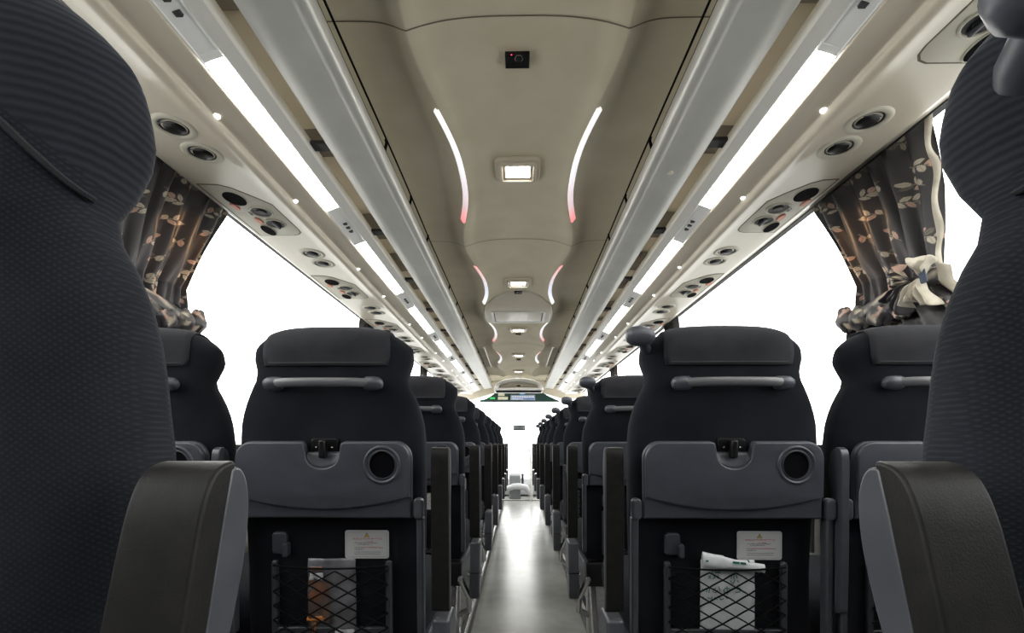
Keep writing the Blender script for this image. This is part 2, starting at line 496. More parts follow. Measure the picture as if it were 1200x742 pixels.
# ------------------------------------------------------------------ luggage racks: soffit, light trough, rail (one long rack each side)
YR1 = 8.15
def sweep(name, pts, m, parent, y0=Y0 + .02, y1=YR1, sd=1, solid=.004, ang=50):
    b = MB()
    ysl = list(np.linspace(y0, y1, 24))
    b.grid([[(sd * x, y, z) for x, z in pts] for y in ysl])
    return b.build(name, m, parent, solid=solid, ang=ang)
def arc2(cx, cz, r, a0, a1, n=8, rz=None):
    rz = rz or r
    return [(cx + r * math.cos(R(a0 + (a1 - a0) * k / n)), cz + rz * math.sin(R(a0 + (a1 - a0) * k / n))) for k in range(n + 1)]
for sd in (-1, 1):
    side = 'left' if sd < 0 else 'right'
    rk = empty('luggage_rack', (sd * .8, 4, .8), 'cream overhead luggage rack running above the %s windows' % side, 'luggage rack', 'overhead racks')
    outer = 1.068 if sd < 0 else 1.045
    prof = [(1.10, .851), (outer + .01, .835)] + arc2(outer - .006, .832, .012, -20, -90, 4) + [(1.0, .820), (.93, .820), (.87, .819), (.850, .8175), (.838, .8135)] \
        + arc2(.820, .827, .017, -70, -178, 9) + [(.8025, .834), (.799, .8375), (.785, .8425), (.76, .8485), (.742, .8525), (.737, .857)]
    sweep('soffit', prof, M['cream'], rk, sd=sd, ang=55)
    # trough that holds the tubes
    prof = [(.737, .857), (.7355, .862), (.728, .868), (.712, .8755), (.697, .8815), (.6905, .8785), (.6885, .8785)]
    sweep('light_trough', prof, M['reflector'], rk, sd=sd, ang=20)
    prof = [(.6885, .8785), (.6875, .8785)] + [(.682, .883), (.668, .893), (.6615, .897)] + [(.660, .902), (.6635, .935), (.70, .94), (1.12, .955)]
    sweep('shelf_lip', prof, M['satin'], rk, sd=sd, ang=30)
    prof = [(.612, .935), (.606, .915)] + [(.604, .909), (.600, .907), (.56, .9115), (.52, .917), (.49, .921)] + \
        arc2(.478, .946, .026, -75, -190, 9, .026) + [(.453, .965), (.462, .975), (.50, .972), (.60, .945), (.612, .935)]
    sweep('rail', prof, M['rail'], rk, sd=sd, ang=50, solid=0)
    # cross brackets in the slot
    for k in range(-1, 11):
        y = 1.294 + .637 * k
        if y < -.5 or y > 8: continue
        MB().box(*sorted((sd * .600, sd * .664)), y - .021, y + .021, .917, .931).build('bracket', M['dark_trim'], rk, smooth=False, bevel=.002)
    # elastic net cord above the rail
    cy = np.linspace(-.6, 8, 80)
    b = MB(); b.tube([(sd * (.4500 + .0015 * math.sin(y * 3.1)), y, 1.000 + .002 * math.sin(y * 5)) for y in cy], .0034, 6)
    cd = b.build('net_cord', M['cord'], rk)
    b2 = MB()
    b2.tube([(sd * .466, y, .972 + .02) for y in cy], .0018, 5)
    b2.build('net_edge', M['cord'], rk)
    for k in range(0, 22):
        y = .62 + .38 * k
        if y > 7.9: break
        MB().tube([(sd * .450, y - .012, 1.0), (sd * .452, y + .004, .998), (sd * .466, y + .03, .972)], .0052, 6).build('cord_clip', M['cord'], rk) if k % 1 == 0 and k % 2 == 0 or k in (3, 7, 9) else None
    MB().lathe([(.011, 0), (.011, -.002), (.006, -.0025)], lambda x, y, h: (sd * .535 + x, 1.45 + y, .9150 + h), 16).build('rail_button', M['cream'], rk) if sd > 0 else None
    # strip tubes: separate lamps set in the trough
    for k in range(-1, 7):
        ya = .89 + 1.045 * k
        if k == 0: lab = 'bright tube lamp nearest the camera in the %s ceiling trough' % side
        elif k < 0: lab = 'unseen added tube lamp in the %s ceiling trough behind the camera' % side  # extra tube out of view, added to light the cabin
        else: lab = 'bright tube lamp in the %s ceiling trough, %s beyond the nearest one' % (side, ORDW[k])
        t = empty('tube_lamp', (sd * .715, ya + .35, .86), lab, 'lamp', 'tube lamps in the rack troughs')
        b = MB()
        pr = [(.7362, .8585), (.7295, .8620), (.715, .8690), (.701, .8750), (.6890, .8780), (.7, .8795), (.717, .872), (.733, .864)]
        b.loft([[(sd * x, y, z) for x, z in pr] for y in (ya, ya + .72)])
        b.build('tube', M['tube'], t, ang=50)
        for yy in (ya - .022, ya + .722):
            MB().prism([(.734, .860), (.715, .8695), (.692, .878), (.70, .881), (.73, .868)], yy, yy + .02, lambda u, v, w: (sd * u, w, v)).build('end_cap', M['reflector'], t, smooth=False)
    # clips between tubes
    for k in range(0, 7):
        yg = .89 + 1.045 * k - .20
        for dy in (0, .035, .07):
            MB().box(*sorted((sd * .706, sd * .7205)), yg + dy, yg + dy + .013, .868, .878).build('trough_clip', M['dark_trim'], rk, smooth=False)

# reading spots
for sd in (-1, 1):
    side = 'left' if sd < 0 else 'right'
    i = 0
    for k in range(-1, 7):
        for dy in (1.04, 1.49):
            y = dy + 1.125 * k
            if y < -.5 or y > 7.9: continue
            if k < 0: lab = 'tiny round spot light in the %s rack moulding behind the camera' % side
            else:
                i += 1
                lab = 'tiny white spot light in %s rack moulding, %s counting from the camera' % (side, ORDW[i] if i < 10 else ('tenth', 'eleventh', 'twelfth', 'thirteenth', 'fourteenth', 'fifteenth')[i - 10])
            sp = empty('spot_light', (sd * .80, y, .837), lab, 'spot light', 'spot lights in the rack moulding')
            MB().lathe([(.0085, 0), (.0085, -.0022), (.006, -.003)], lambda x, yy, h: (sd * .7985 + x, y + yy * 1.15, .8362 + h - sd * x * .25), 14).build('lens', M['spot'], sp)

# ------------------------------------------------------------------ air vents and service panels
def flat(cx, cy, z):      # plate frame: u->x, v->y, w downwards
    return lambda u, v, w: (cx + u, cy + v, z - w)
def make_vent(cx, cy, z=.8195):
    t = empty('air_vent', (cx, cy, z))
    b = MB(); n = 32
    prof = [(.056, .001), (.054, .0035), (.047, .0055), (.038, .005), (.036, .002), (.0355, -.004)]
    b.grid([[(cx + r * math.cos(2 * PI * k / n), cy + r * math.sin(2 * PI * k / n) * 1.0, z - h) for k in range(n)] for r, h in prof], False, True)
    b.build('bezel', M['cream_panel'], t, ang=70)
    b = MB(); b.lathe([(.0356, .004), (.0356, -.0025), (.033, -.0032), (.030, -.001), (.004, -.001)], lambda x, y, h: (cx + x, cy + y, z + h), 28)
    b.build('nozzle', M['nozzle'], t)
    b = MB(); b.lathe([(.0265, 0), (.0262, -.003), (.022, -.0065), (.012, -.0085), (.004, -.009)], lambda x, y, h: (cx + x, cy + y + .003 , z - .001 + h), 20)
    b.build('flap', M['black'], t)
    MB().tube([(cx - .027, cy - .020, z - .0055), (cx - .014, cy - .0255, z - .0068), (cx + .003, cy - .0255, z - .007), (cx + .018, cy - .021, z - .006)], .0014, 6).build('vane', M['grey'], t)
    return t
vent0 = None
VY = (1.058, 1.175)
for sd in (-1, 1):
    side = 'left' if sd < 0 else 'right'
    for k in range(-1, 9):
        for j, vy in enumerate(VY):
            x, y = sd * .922, vy + .865 * k
            if y < -.4 or y > 7.9: continue
            if vent0 is None:
                vent0 = v = make_vent(x, y)
            else:
                v = copy_tree(vent0); v.location = (x, y, .8195)
            if k < 0: lab = 'round air vent in the %s soffit behind the camera' % side
            else: lab = 'round black air vent in %s soffit, %s one of the %s pair from camera' % (side, ('nearer', 'farther')[j], 'first' if k == 0 else ORDW[k + 1])
            tag(v, lab, 'air vent', 'paired air vents in the soffits')

def make_panel(sd, cy):
    """cy: y of the middle nozzle"""
    z = .8205
    t = empty('service_panel', (sd * .95, cy, z))
    xo = 1.052 if sd < 0 else 1.032
    ol = [(xo, -.19), (.985, -.185), (.955, -.165), (.905, -.10), (.872, -.05), (.868, .155), (.873, .180), (.888, .197), (.91, .205), (xo, .205)]
    ol = [(sd * x, y) for x, y in ol]
    if sd < 0: ol = ol[::-1]
    MB().plate([ol], .0042, .0008, flat(0, cy, z + .0002)).build('panel_shadow_gap', M['brown_seam'], t)  # brown rim plate, colours in the shadow line round the panel
    cx0, cy0 = sum(p[0] for p in ol) / len(ol), sum(p[1] for p in ol) / len(ol)
    ol2 = [(cx0 + (x - cx0) * .955, cy0 + (y - cy0) * .975) for x, y in ol]
    MB().plate([ol2], .005, .0018, flat(0, cy, z + .0002)).build('panel', M['cream_panel'], t)
    zz = z - .005
    def noz(x, y, r, ry, name='nozzle'):
        b = MB(); n = 30
        b.grid([[(sd * x + q * r * math.cos(2 * PI * k / n), y + cy + q * ry * math.sin(2 * PI * k / n), zz - h) for k in range(n)]
                for q, h in ((1.22, -.001), (1.2, .003), (1.10, .0045), (1.03, .003), (1.0, -.002))], False, True)
        bz = b.build('bezel', M['cream_panel'], t, ang=70)
        MB().lathe([(r * 1.02, 0), (r * .98, -.002), (r * .55, -.001), (r * .45, -.005), (.004, -.006)],
                   lambda u, v, h: (sd * x + u, y + cy + v * ry / r, zz + .001 + h), 26).build(name, M['nozzle'], t)
    noz(.938, 0, .034, .034)
    noz(.934, .096, .032, .032)
    MB().box(*sorted((sd * .925, sd * .934)), cy + .068, cy + .124, zz - .012, zz).build('nozzle_tab', M['grey'], t, bevel=.003)
    # speaker (near end) and reading lamp lens (far end)
    for nm, x, y, r, ry in (('speaker', .978, -.098, .034, .047), ('reading_lens', .990, .150, .022, .045)):
        MB().lathe([(r * 1.12, .001), (r * 1.1, -.002), (r, -.003)], lambda u, v, h: (sd * x + u, y + cy + v * ry / r, zz + h), 26).build('ring', M['cream_panel'], t)
        MB().lathe([(r, -.002), (r, -.0036), (r * .6, -.0032)], lambda u, v, h: (sd * x + u, y + cy + v * ry / r, zz + h), 26).build(nm, M['hole'], t)
    for x, y in ((1.012, -.040), (.985, .070)):
        MB().plate([circle(sd * x, y + cy, .012, 20, .026)], .004, .0015, flat(0, 0, zz)).build('call_button', M['orange'], t)
    for x, y in ((.983, .004), (.984, .018)):
        MB().plate([circle(sd * x, y + cy, .0045, 12, .0065)], .002, .0005, flat(0, 0, zz)).build('symbol', M['black'], t)
    return t
for sd in (-1, 1):
    side = 'left' if sd < 0 else 'right'
    p0 = None
    for k in range(-1, 8):
        y = 1.528 + .865 * k
        if p0 is None: p0 = p = make_panel(sd, y)
        else:
            p = copy_tree(p0); p.location = (sd * .95, y, .8205)
        lab = ('cream service panel with vents in the %s soffit, partly behind the closest headrest' % side) if k < 0 else \
            'cream service panel with orange call buttons in %s soffit, %s beyond the closest' % (side, ORDW[k + 1])
        tag(p, lab, 'service panel', 'service panels in the soffits')

# ------------------------------------------------------------------ ceiling fittings
for k in range(0, 5):
    y = 1.70 + PER * k * .995
    z = 1.102
    lab = 'square warm ceiling lamp on the centre line, ' + ('closest to the camera' if k == 0 else ORDW[k] + ' beyond the closest')
    t = empty('ceiling_lamp', (0, y, z), lab, 'ceiling lamp', 'ceiling lamps on the centre line')
    MB().plate([rrect(-.092, .092, -.085, .085, .026)], .020, .006, flat(0, y, z)).build('base', M['lamp_frame'], t)
    MB().plate([rrect(-.076, .076, -.070, .070, .018), rrect(-.063, .063, -.056, .056, .006)[::-1]], .012, .003, flat(0, y, z - .020)).build('frame', M['cream'], t)
    MB().plate([rrect(-.063, .063, -.056, .056, .006), rrect(-.050, .050, -.040, .040, .003)[::-1]], .003, .0005, flat(0, y, z - .0195)).build('reflector', M['lamp_frame'], t)
    MB().box(-.050, .050, y - .040, y + .040, z - .0215, z - .0185).build('diffuser', M['lamp_glow'], t, smooth=False)
for j, (y, sx) in enumerate(((1.115, 1.0), (3.32, .8), (4.72, .8), (6.25, .8))):
    z = 1.102 if j else 1.102
    lab = ['black ceiling camera with red dot between camera and closest ceiling lamp', 'small black sensor just beyond the second ceiling lamp',
           'small black sensor just beyond the third ceiling lamp', 'small black sensor just beyond the fourth ceiling lamp'][j]
    t = empty('ceiling_sensor', (0, y, z), lab, 'sensor', 'black sensors on the ceiling')
    hw = .036 * sx
    MB().box(-hw, hw, y - .012, y + .036, z - .020 * sx, z).build('housing', M['black'], t, bevel=.002)
    MB().tube([(.004, y - .002, z - .020 * sx), (.004, y - .010, z - .028 * sx)], .0095 * sx, 14).build('lens', M['nozzle'], t, bevel=.001)
    MB().lathe([(.012, 0), (.012, -.003), (.0105, -.003), (.0105, 0)], lambda u, v, h: (.004 + u, y - .004 + v, z - .020 * sx + h), 18).build('lens_ring', M['steel'], t)
    if j == 0:
        MB().ball((-.017, y - .012, z - .016), .0018).build('indicator', M['red_led'], t)

# curved LED lines
for k in range(0, 5):
    yc = 1.70 + PER * k
    if yc > 7.3: continue
    for sd in (-1, 1):
        side = 'left' if sd < 0 else 'right'
        y0, y1 = yc - .41, yc + .40
        rows = []
        for i in range(41):
            y = y0 + (y1 - y0) * i / 40
            e = min(i, 40 - i) / 40
            w = .024 * min(1, e * 22 + .5)
            r0 = ridge(y) + .006
            rows.append([(sd * (r0 + w * q), y, zceil(r0 + w * q, y) - .0045 - .004 * math.sin(PI * q)) for q in (0, .2, .4, .6, .8, 1)])
        b = MB(); b.grid(rows)
        o = b.build('led_strip', M['led_a' if k % 2 == 0 else 'led_b'], None, solid=.002, ang=80)
        tag(o, 'thin curved light line %s of the %s ceiling lamp from the camera' % (side, ORDW[k + 1]), 'light strip', 'curved light lines in the ceiling')

# air return box
t = empty('ceiling_box', (0, 3.6, 1.03), 'cream ceiling box with rectangular hatch between second and third ceiling lamps', 'ceiling box')
b = MB(); rows = []
for i in range(13):
    y = 3.30 + .70 * i / 12
    dz = sm((y - 3.30) / .33)
    row = []
    for j in range(25):
        u = -1 + 2 * j / 24
        hw = min(.283, ridge(y) + .012) if y < 3.5 else .262 + .02 * sm((y - 3.5) / .2)
        x = u * hw
        ztop = zceil(x, y) - .002
        yy = y + (.18 * abs(u) ** 2.5 if i < 4 else 0) * (1 - i / 4)
        row.append((x, yy, ztop * (1 - dz) + (1.032 - .006 * abs(u) ** 3) * dz))
    rows.append(row)
rows.append([(x, 4.0, zceil(x, 4.0)) for x, _, _ in rows[-1]])
b.grid(rows); b.build('shroud', M['cream'], t, ang=40, solid=.003)
MB().plate([rrect(-.225, .225, 3.63, 3.985, .02), rrect(-.205, .205, 3.655, 3.955, .01)[::-1]], .010, .003, flat(0, 0, 1.031)).build('hatch_frame', M['satin'], t)
MB().plate([rrect(-.204, .204, 3.656, 3.954, .01)], .002, .0005, flat(0, 0, 1.030)).build('hatch_gap', M['brown_seam'], t)
MB().plate([rrect(-.195, .195, 3.668, 3.945, .01)], .006, .002, flat(0, 0, 1.030)).build('hatch', M['cream'], t)

for sd in (-1, 1):
    side = 'left' if sd < 0 else 'right'
    t = empty('ceiling_grille', (sd * .44, 6.0, 1.085), 'grey slotted air grille in the ceiling beside the far %s rail' % side, 'grille', 'side grilles of the ceiling')
    mp = flat(0, 0, 1.086)
    MB().plate([rrect(*sorted((sd * .395, sd * .52)), 5.35, 6.8, .03), rrect(*sorted((sd * .415, sd * .505)), 5.39, 6.76, .02)[::-1]], .008, .002, mp).build('frame', M['cream'], t)
    MB().plate([rrect(*sorted((sd * .416, sd * .504)), 5.391, 6.759, .02)], .003, .0005, mp).build('back', M['liner_dark'], t)
    b = MB()
    for i in range(24):
        yy = 5.42 + i * .056
        b.box(*sorted((sd * .417, sd * .503)), yy, yy + .02, 1.079, 1.0825)
    b.build('slats', M['liner'], t, smooth=False)

# ------------------------------------------------------------------ front of the cabin
b = MB()
arch = [(.52 * math.cos(R(a)), .80 + .265 * math.sin(R(a)) ** .8) for a in np.linspace(0, 180, 41)]
inn = [(.40 * math.cos(R(a)), .815 + .215 * math.sin(R(a)) ** .8) for a in np.linspace(0, 180, 41)]
t = empty('front_console', (0, 7.8, .8), 'arched cream overhead console ahead of the ceiling, facing the aisle', 'console')
hood_o = [(.415 * math.cos(R(a)), .845 + .20 * max(0, math.sin(R(a))) ** .75) for a in np.linspace(0, 180, 41)]
hood_i = [(.335 * math.cos(R(a)), .888 + .112 * max(0, math.sin(R(a))) ** .75) for a in np.linspace(0, 180, 41)]
b = MB()
rings = []
for (yo, q) in ((8.3, 0), (7.78, 0), (7.76, .3), (7.80, 1.0), (8.02, 1.02)):
    rings.append([(o_[0] * (1 - q) + i_[0] * q, yo, o_[1] * (1 - q) + i_[1] * q) for o_, i_ in zip(hood_o, hood_i)])
b.loft(rings, caps=False); b.build('hood', M['satin'], t, ang=50)
MB().prism([(x, z) for x, z in hood_i], 8.0, 8.03, lambda u, v, w: (u, w, v)).build('recess', M['cream_panel'], t)
MB().box(-.40, .40, 7.80, 8.2, .845, .888).build('lower_lip', M['satin'], t, bevel=.012)
MB().tube([(-.31, 7.93, .93), (0, 7.90, .945), (.31, 7.93, .93)], .008, 8).build('crossbar', M['lamp_frame'], t)
MB().box(-.05, .05, 8.15, 8.2, 1.03, 1.149).build('mount', M['satin'], t, bevel=.005)
MB().box(-.03, .03, 7.88, 7.93, .92, .94).build('sensor', M['black'], t, bevel=.004)

b = MB()
b.prism([(-1.28, 1.2), (-1.28, .845), (-.9, .80), (-.46, .93), (.46, .93), (.9, .80), (1.28, .845), (1.28, 1.2)], 9.022, 9.16, lambda u, v, w: (u, w, v))
struct('wall_front', b, M['cream'], smooth=False)
MB().box(-1.25, 1.25, 7.75, 9.15, 1.15, 1.18).build('ceiling_front', M['ceiling'], None, smooth=False)['kind'] = 'structure'
b = MB(); b.box(-XW - .05, -.33, 9.50, 9.58, FL, -.60); b.box(-.33, XW + .05, 9.50, 9.58, FL, -.60)
struct('wall_front_lower', b, M['dash'], smooth=False)
w = empty('window_12', (0, 9.54, .4), kind='structure')
MB().box(-XW, XW, 9.535, 9.54, -.59, 1.15).build('pane', M['glass'], w, smooth=False)
b = MB(); b.box(-XW - .03, -XW + .04, 9.5, 9.58, -.60, 1.16); b.box(XW - .04, XW + .03, 9.5, 9.58, -.60, 1.16); b.box(-XW + .05, XW - .05, 9.50, 9.52, -.045, -.03)
b.build('window_frame', M['dark_trim'], w, smooth=False)

t = empty('tinted_header', (0, 9.0, .78), 'dark green tinted header board with stickers above the windscreen', 'header board')
ol = [(-.745, .750), (.78, .750), (.775, .775), (.66, .825), (.545, .88), (.47, .925), (.40, .945), (.2, .955), (0, .957), (-.2, .955), (-.38, .945), (-.45, .925), (-.53, .87), (-.62, .815), (-.74, .785)]
MB().plate([ol], .02, .004, lambda u, v, w: (u, 9.02 - w, v)).build('board', M['green_glass'], t)
hd = t
def card(name, x0, x1, z0, z1, m, y=8.998, th=.003):
    return MB().plate([rrect(x0, x1, z0, z1, .005, 2)], th, .0006, lambda u, v, w: (u, y - w, v)).build(name, m, hd)
card('sticker', -.395, -.27, .865, .915, M['cream_card'])
card('sticker', -.395, -.205, .795, .85, M['cream_card'])
card('exit_light', -.55, -.45, .805, .84, M['green_led'])
card('sign', -.155, .315, .785, .885, M['label'])
card('sign_field', -.145, .305, .795, .875, M['blue_sign'], 8.994)
b = MB()
rnd = random.Random(2)
for i in range(17):       # illegible block lettering, as in the photograph
    x = -.135 + i * .0255
    b.box(x, x + .019, 8.987, 8.990, .828, .868)
    if i % 3: b.box(x + .004, x + .008, 8.985, 8.988, .822, .872)
b.build('sign_lettering', M['white_ink'], hd, smooth=False)
b = MB(); b.box(-.135, .09, 8.987, 8.990, .800, .812)
b.build('sign_line', M['white_ink'], hd, smooth=False)
MB().plate([circle(.072, .915, .058, 24, .034)], .004, .001, lambda u, v, w: (u, 8.996 - w, v)).build('badge', M['blue_badge'], hd)
b = MB()
for x in (.035, .06, .085): b.box(x, x + .018, 8.989, 8.991, .909, .921)
b.build('badge_lettering', M['white_ink'], hd, smooth=False)

t = empty('rear_view_mirror', (.01, 9.1, .27), 'small rectangular interior mirror hanging on a thin stem before the windscreen', 'mirror')
MB().plate([rrect(-.11, .13, .225, .325, .02)], .02, .006, lambda u, v, w: (u, 9.1 - w, v)).build('housing', M['dash'], t)
MB().plate([rrect(-.10, .12, .233, .317, .016)], .002, .0005, lambda u, v, w: (u, 9.079 - w, v)).build('mirror_glass', M['mirror'], t)
MB().tube([(.012, 9.1, .32), (.012, 9.06, .72), (.012, 9.01, .755)], [.004, .006, .008], 8).build('stem', M['green_glass'], t)

# dashboard, driver console, steps
t = empty('dashboard', (0, 9.3, FL), 'pale grey dashboard under the windscreen at the end of the aisle', 'dashboard')
b = MB(); b.prism([(9.15, -.93), (9.08, -.75), (9.12, -.64), (9.3, -.60), (9.49, -.61), (9.49, -.93)], -1.2, 1.2, lambda u, v, w: (w, u, v))
b.build('body', M['paper'], t, bevel=.02)
MB().box(-.09, .09, 9.09, 9.11, -.66, -.64).build('vent_slot', M['dash'], t, bevel=.004)
t = empty('engine_console', (-.05, 8.75, FL), 'low grey box standing on the floor at the end of the aisle', 'console')
MB().prism([(8.65, FL), (8.62, -.56), (8.70, -.52), (8.9, -.52), (8.93, FL)], -.17, .03, lambda u, v, w: (w, u, v)).build('body', M['dash'], t, bevel=.015)
MB().box(.045, .085, 8.66, 8.72, -.70, -.53).build('lever_box', M['dark_trim'], t, bevel=.008)
MB().tube([(-.21, 8.62, -.78), (-.10, 8.58, -.735), (.0, 8.57, -.73), (.12, 8.58, -.75), (.20, 8.62, -.86)], [.04, .05, .052, .05, .045], 12).build('rounded_step', M['paper'], t)
t = empty('entry_handrail', (.19, 8.35, FL), 'upright white handrail beside the step at the right end of the aisle', 'handrail')
MB().tube([(.20, 8.35, FL), (.20, 8.35, -.2), (.185, 8.36, -.12), (.15, 8.42, -.09)], .012, 10).build('post', M['satin'], t)
MB().tube([(.235, 8.75, FL), (.235, 8.75, -.35), (.21, 8.6, -.30), (.2, 8.36, -.30)], .011, 10).build('brace', M['satin'], t)
b = MB(); b.box(-.25, .345, 8.42, 8.50, FL + .0, FL + .018)
b.build('step_edge', M['wall'], None, bevel=.004); o = COL.objects[-1]; o.name = 'trim_11'; o['kind'] = 'structure'

# ------------------------------------------------------------------ seats
REC = .287
def S(x, t, Z):           # seat-back frame: x across, t forward of the back plane, Z from lens level; result relative to (cx, row, lens level)
    return (x, .037 - REC * Z + t, Z)
def SL(x, t, Z):          # the recessed lower panel under the tray
    return S(x, t + .035, Z)
def hw(Z):
    return interp(Z, [(-.47, .205), (-.40, .214), (-.15, .222), (0, .224), (.04, .221), (.07, .214), (.10, .203), (.125, .190), (.15, .181), (.17, .186), (.19, .192), (.22, .192), (.25, .183), (.27, .172)])
def tf(Z):
    return interp(Z, [(-.47, .09), (-.3, .125), (-.1, .115), (.08, .095), (.14, .085), (.165, .10), (.19, .125), (.22, .13), (.27, .12)])
ZT = .268
def back_surface(ns=64, nu=33, rnd_=(2.9,)):
    """side loop swept over x; returns grid[u][s] and the s indices of the top"""
    loop = []
    zs = list(np.linspace(-.47, .205, 30))
    for z in zs: loop.append((z, .035 * sm((-.13 - z) / .05)))
    rt_ = tf(.21) / 2
    for k in range(1, 16):
        a = PI - PI * k / 16
        loop.append((.205 + (ZT - .205) * math.sin(a) ** .8, rt_ + rt_ * math.cos(a)))
    for z in zs[::-1]: loop.append((z, tf(z)))
    grid = []
    for i in range(nu):
        th = -PI / 2 + PI * i / (nu - 1)
        u = math.sin(th)
        gq = (1 - abs(u) ** 3.2) ** (1 / 2.6) if abs(u) < 1 else 0
        row = []
        for (z, t) in loop:
            tc = tf(z) * .52
            tt = tc + (t - tc) * gq
            zz = z
            if z > .10:
                zz = z - (z - .10) / (ZT - .10) * (.008 * u * u + .040 * abs(u) ** 6)
            w_ = hw(zz)
            # slight hollow in the back face, bulged bolsters on the front
            x = u * w_
            if t > .05: tt += .012 * abs(u) ** 2 * gq * (1 if z < .15 else .2)
            row.append(S(x, tt, zz))
        grid.append(row)
    return grid, loop
BS, LOOP = back_surface()

def wl(mb, cx, row):      # shift a relative-built MB to world position
    mb.v = [(x + cx, y + row, z) for x, y, z in mb.v]
    return mb

TRAY_OUT = None
def tray_outline(zb, arc=0.0):
    """outline in (x, Z) with round upper corners and the latch notch"""
    h = .207; r = .04; pts = []
    zt = .004
    pts.append((h - .004, zb))
    if True:
        for k in range(9):
            a = R(0 + 90 * k / 8); pts.append((h - r + r * math.cos(a) - .003 * (1 - k / 8), zt - r + r * math.sin(a)))
    # notch
    nw = .040; nd = .060
    pts.append((nw + .012, zt))
    for k in range(4): 
        a = R(90 + 22 * (k + 1)); pts.append((nw + .012 + .010 * math.cos(a), zt - .010 + .010 * math.sin(a)))
    for k in range(13):
        a = R(0 - 180 * k / 12); pts.append(((nw) * math.cos(a), zt - .020 - .038 * abs(math.sin(a)) ** .8))
    for k in range(4):
        a = R(2 + 22 * (k)); pts.append((-nw - .012 + .010 * math.cos(a), zt - .010 + .010 * math.sin(a)))
    pts.append((-nw - .012, zt))
    for k in range(9):
        a = R(90 + 90 * k / 8); pts.append((-h + r + r * math.cos(a) + .003 * (k / 8), zt - r + r * math.sin(a)))
    pts.append((-h + .004, zb))
    if arc:
        for k in range(1, 20):
            u = -1 + 2 * k / 20
            pts.append((u * (h - .004), zb - arc * (1 - u * u)))
    return pts

def strokes(lines, w, mp, th=.0006):
    b = MB()
    for ln in lines:
        for (a, c) in zip(ln[:-1], ln[1:]):
            ax, az = a; bx, bz = c
            L = math.hypot(bx - ax, bz - az) or 1
            nx, nz = -(bz - az) / L * w / 2, (bx - ax) / L * w / 2
            ex, ez = (bx - ax) / L * w / 3, (bz - az) / L * w / 3
            q = [(ax + nx - ex, az + nz - ez), (bx + nx + ex, bz + nz + ez), (bx - nx + ex, bz - nz + ez), (ax - nx - ex, az - nz - ez)]
            b.prism(q, 0, th, mp)
    return b

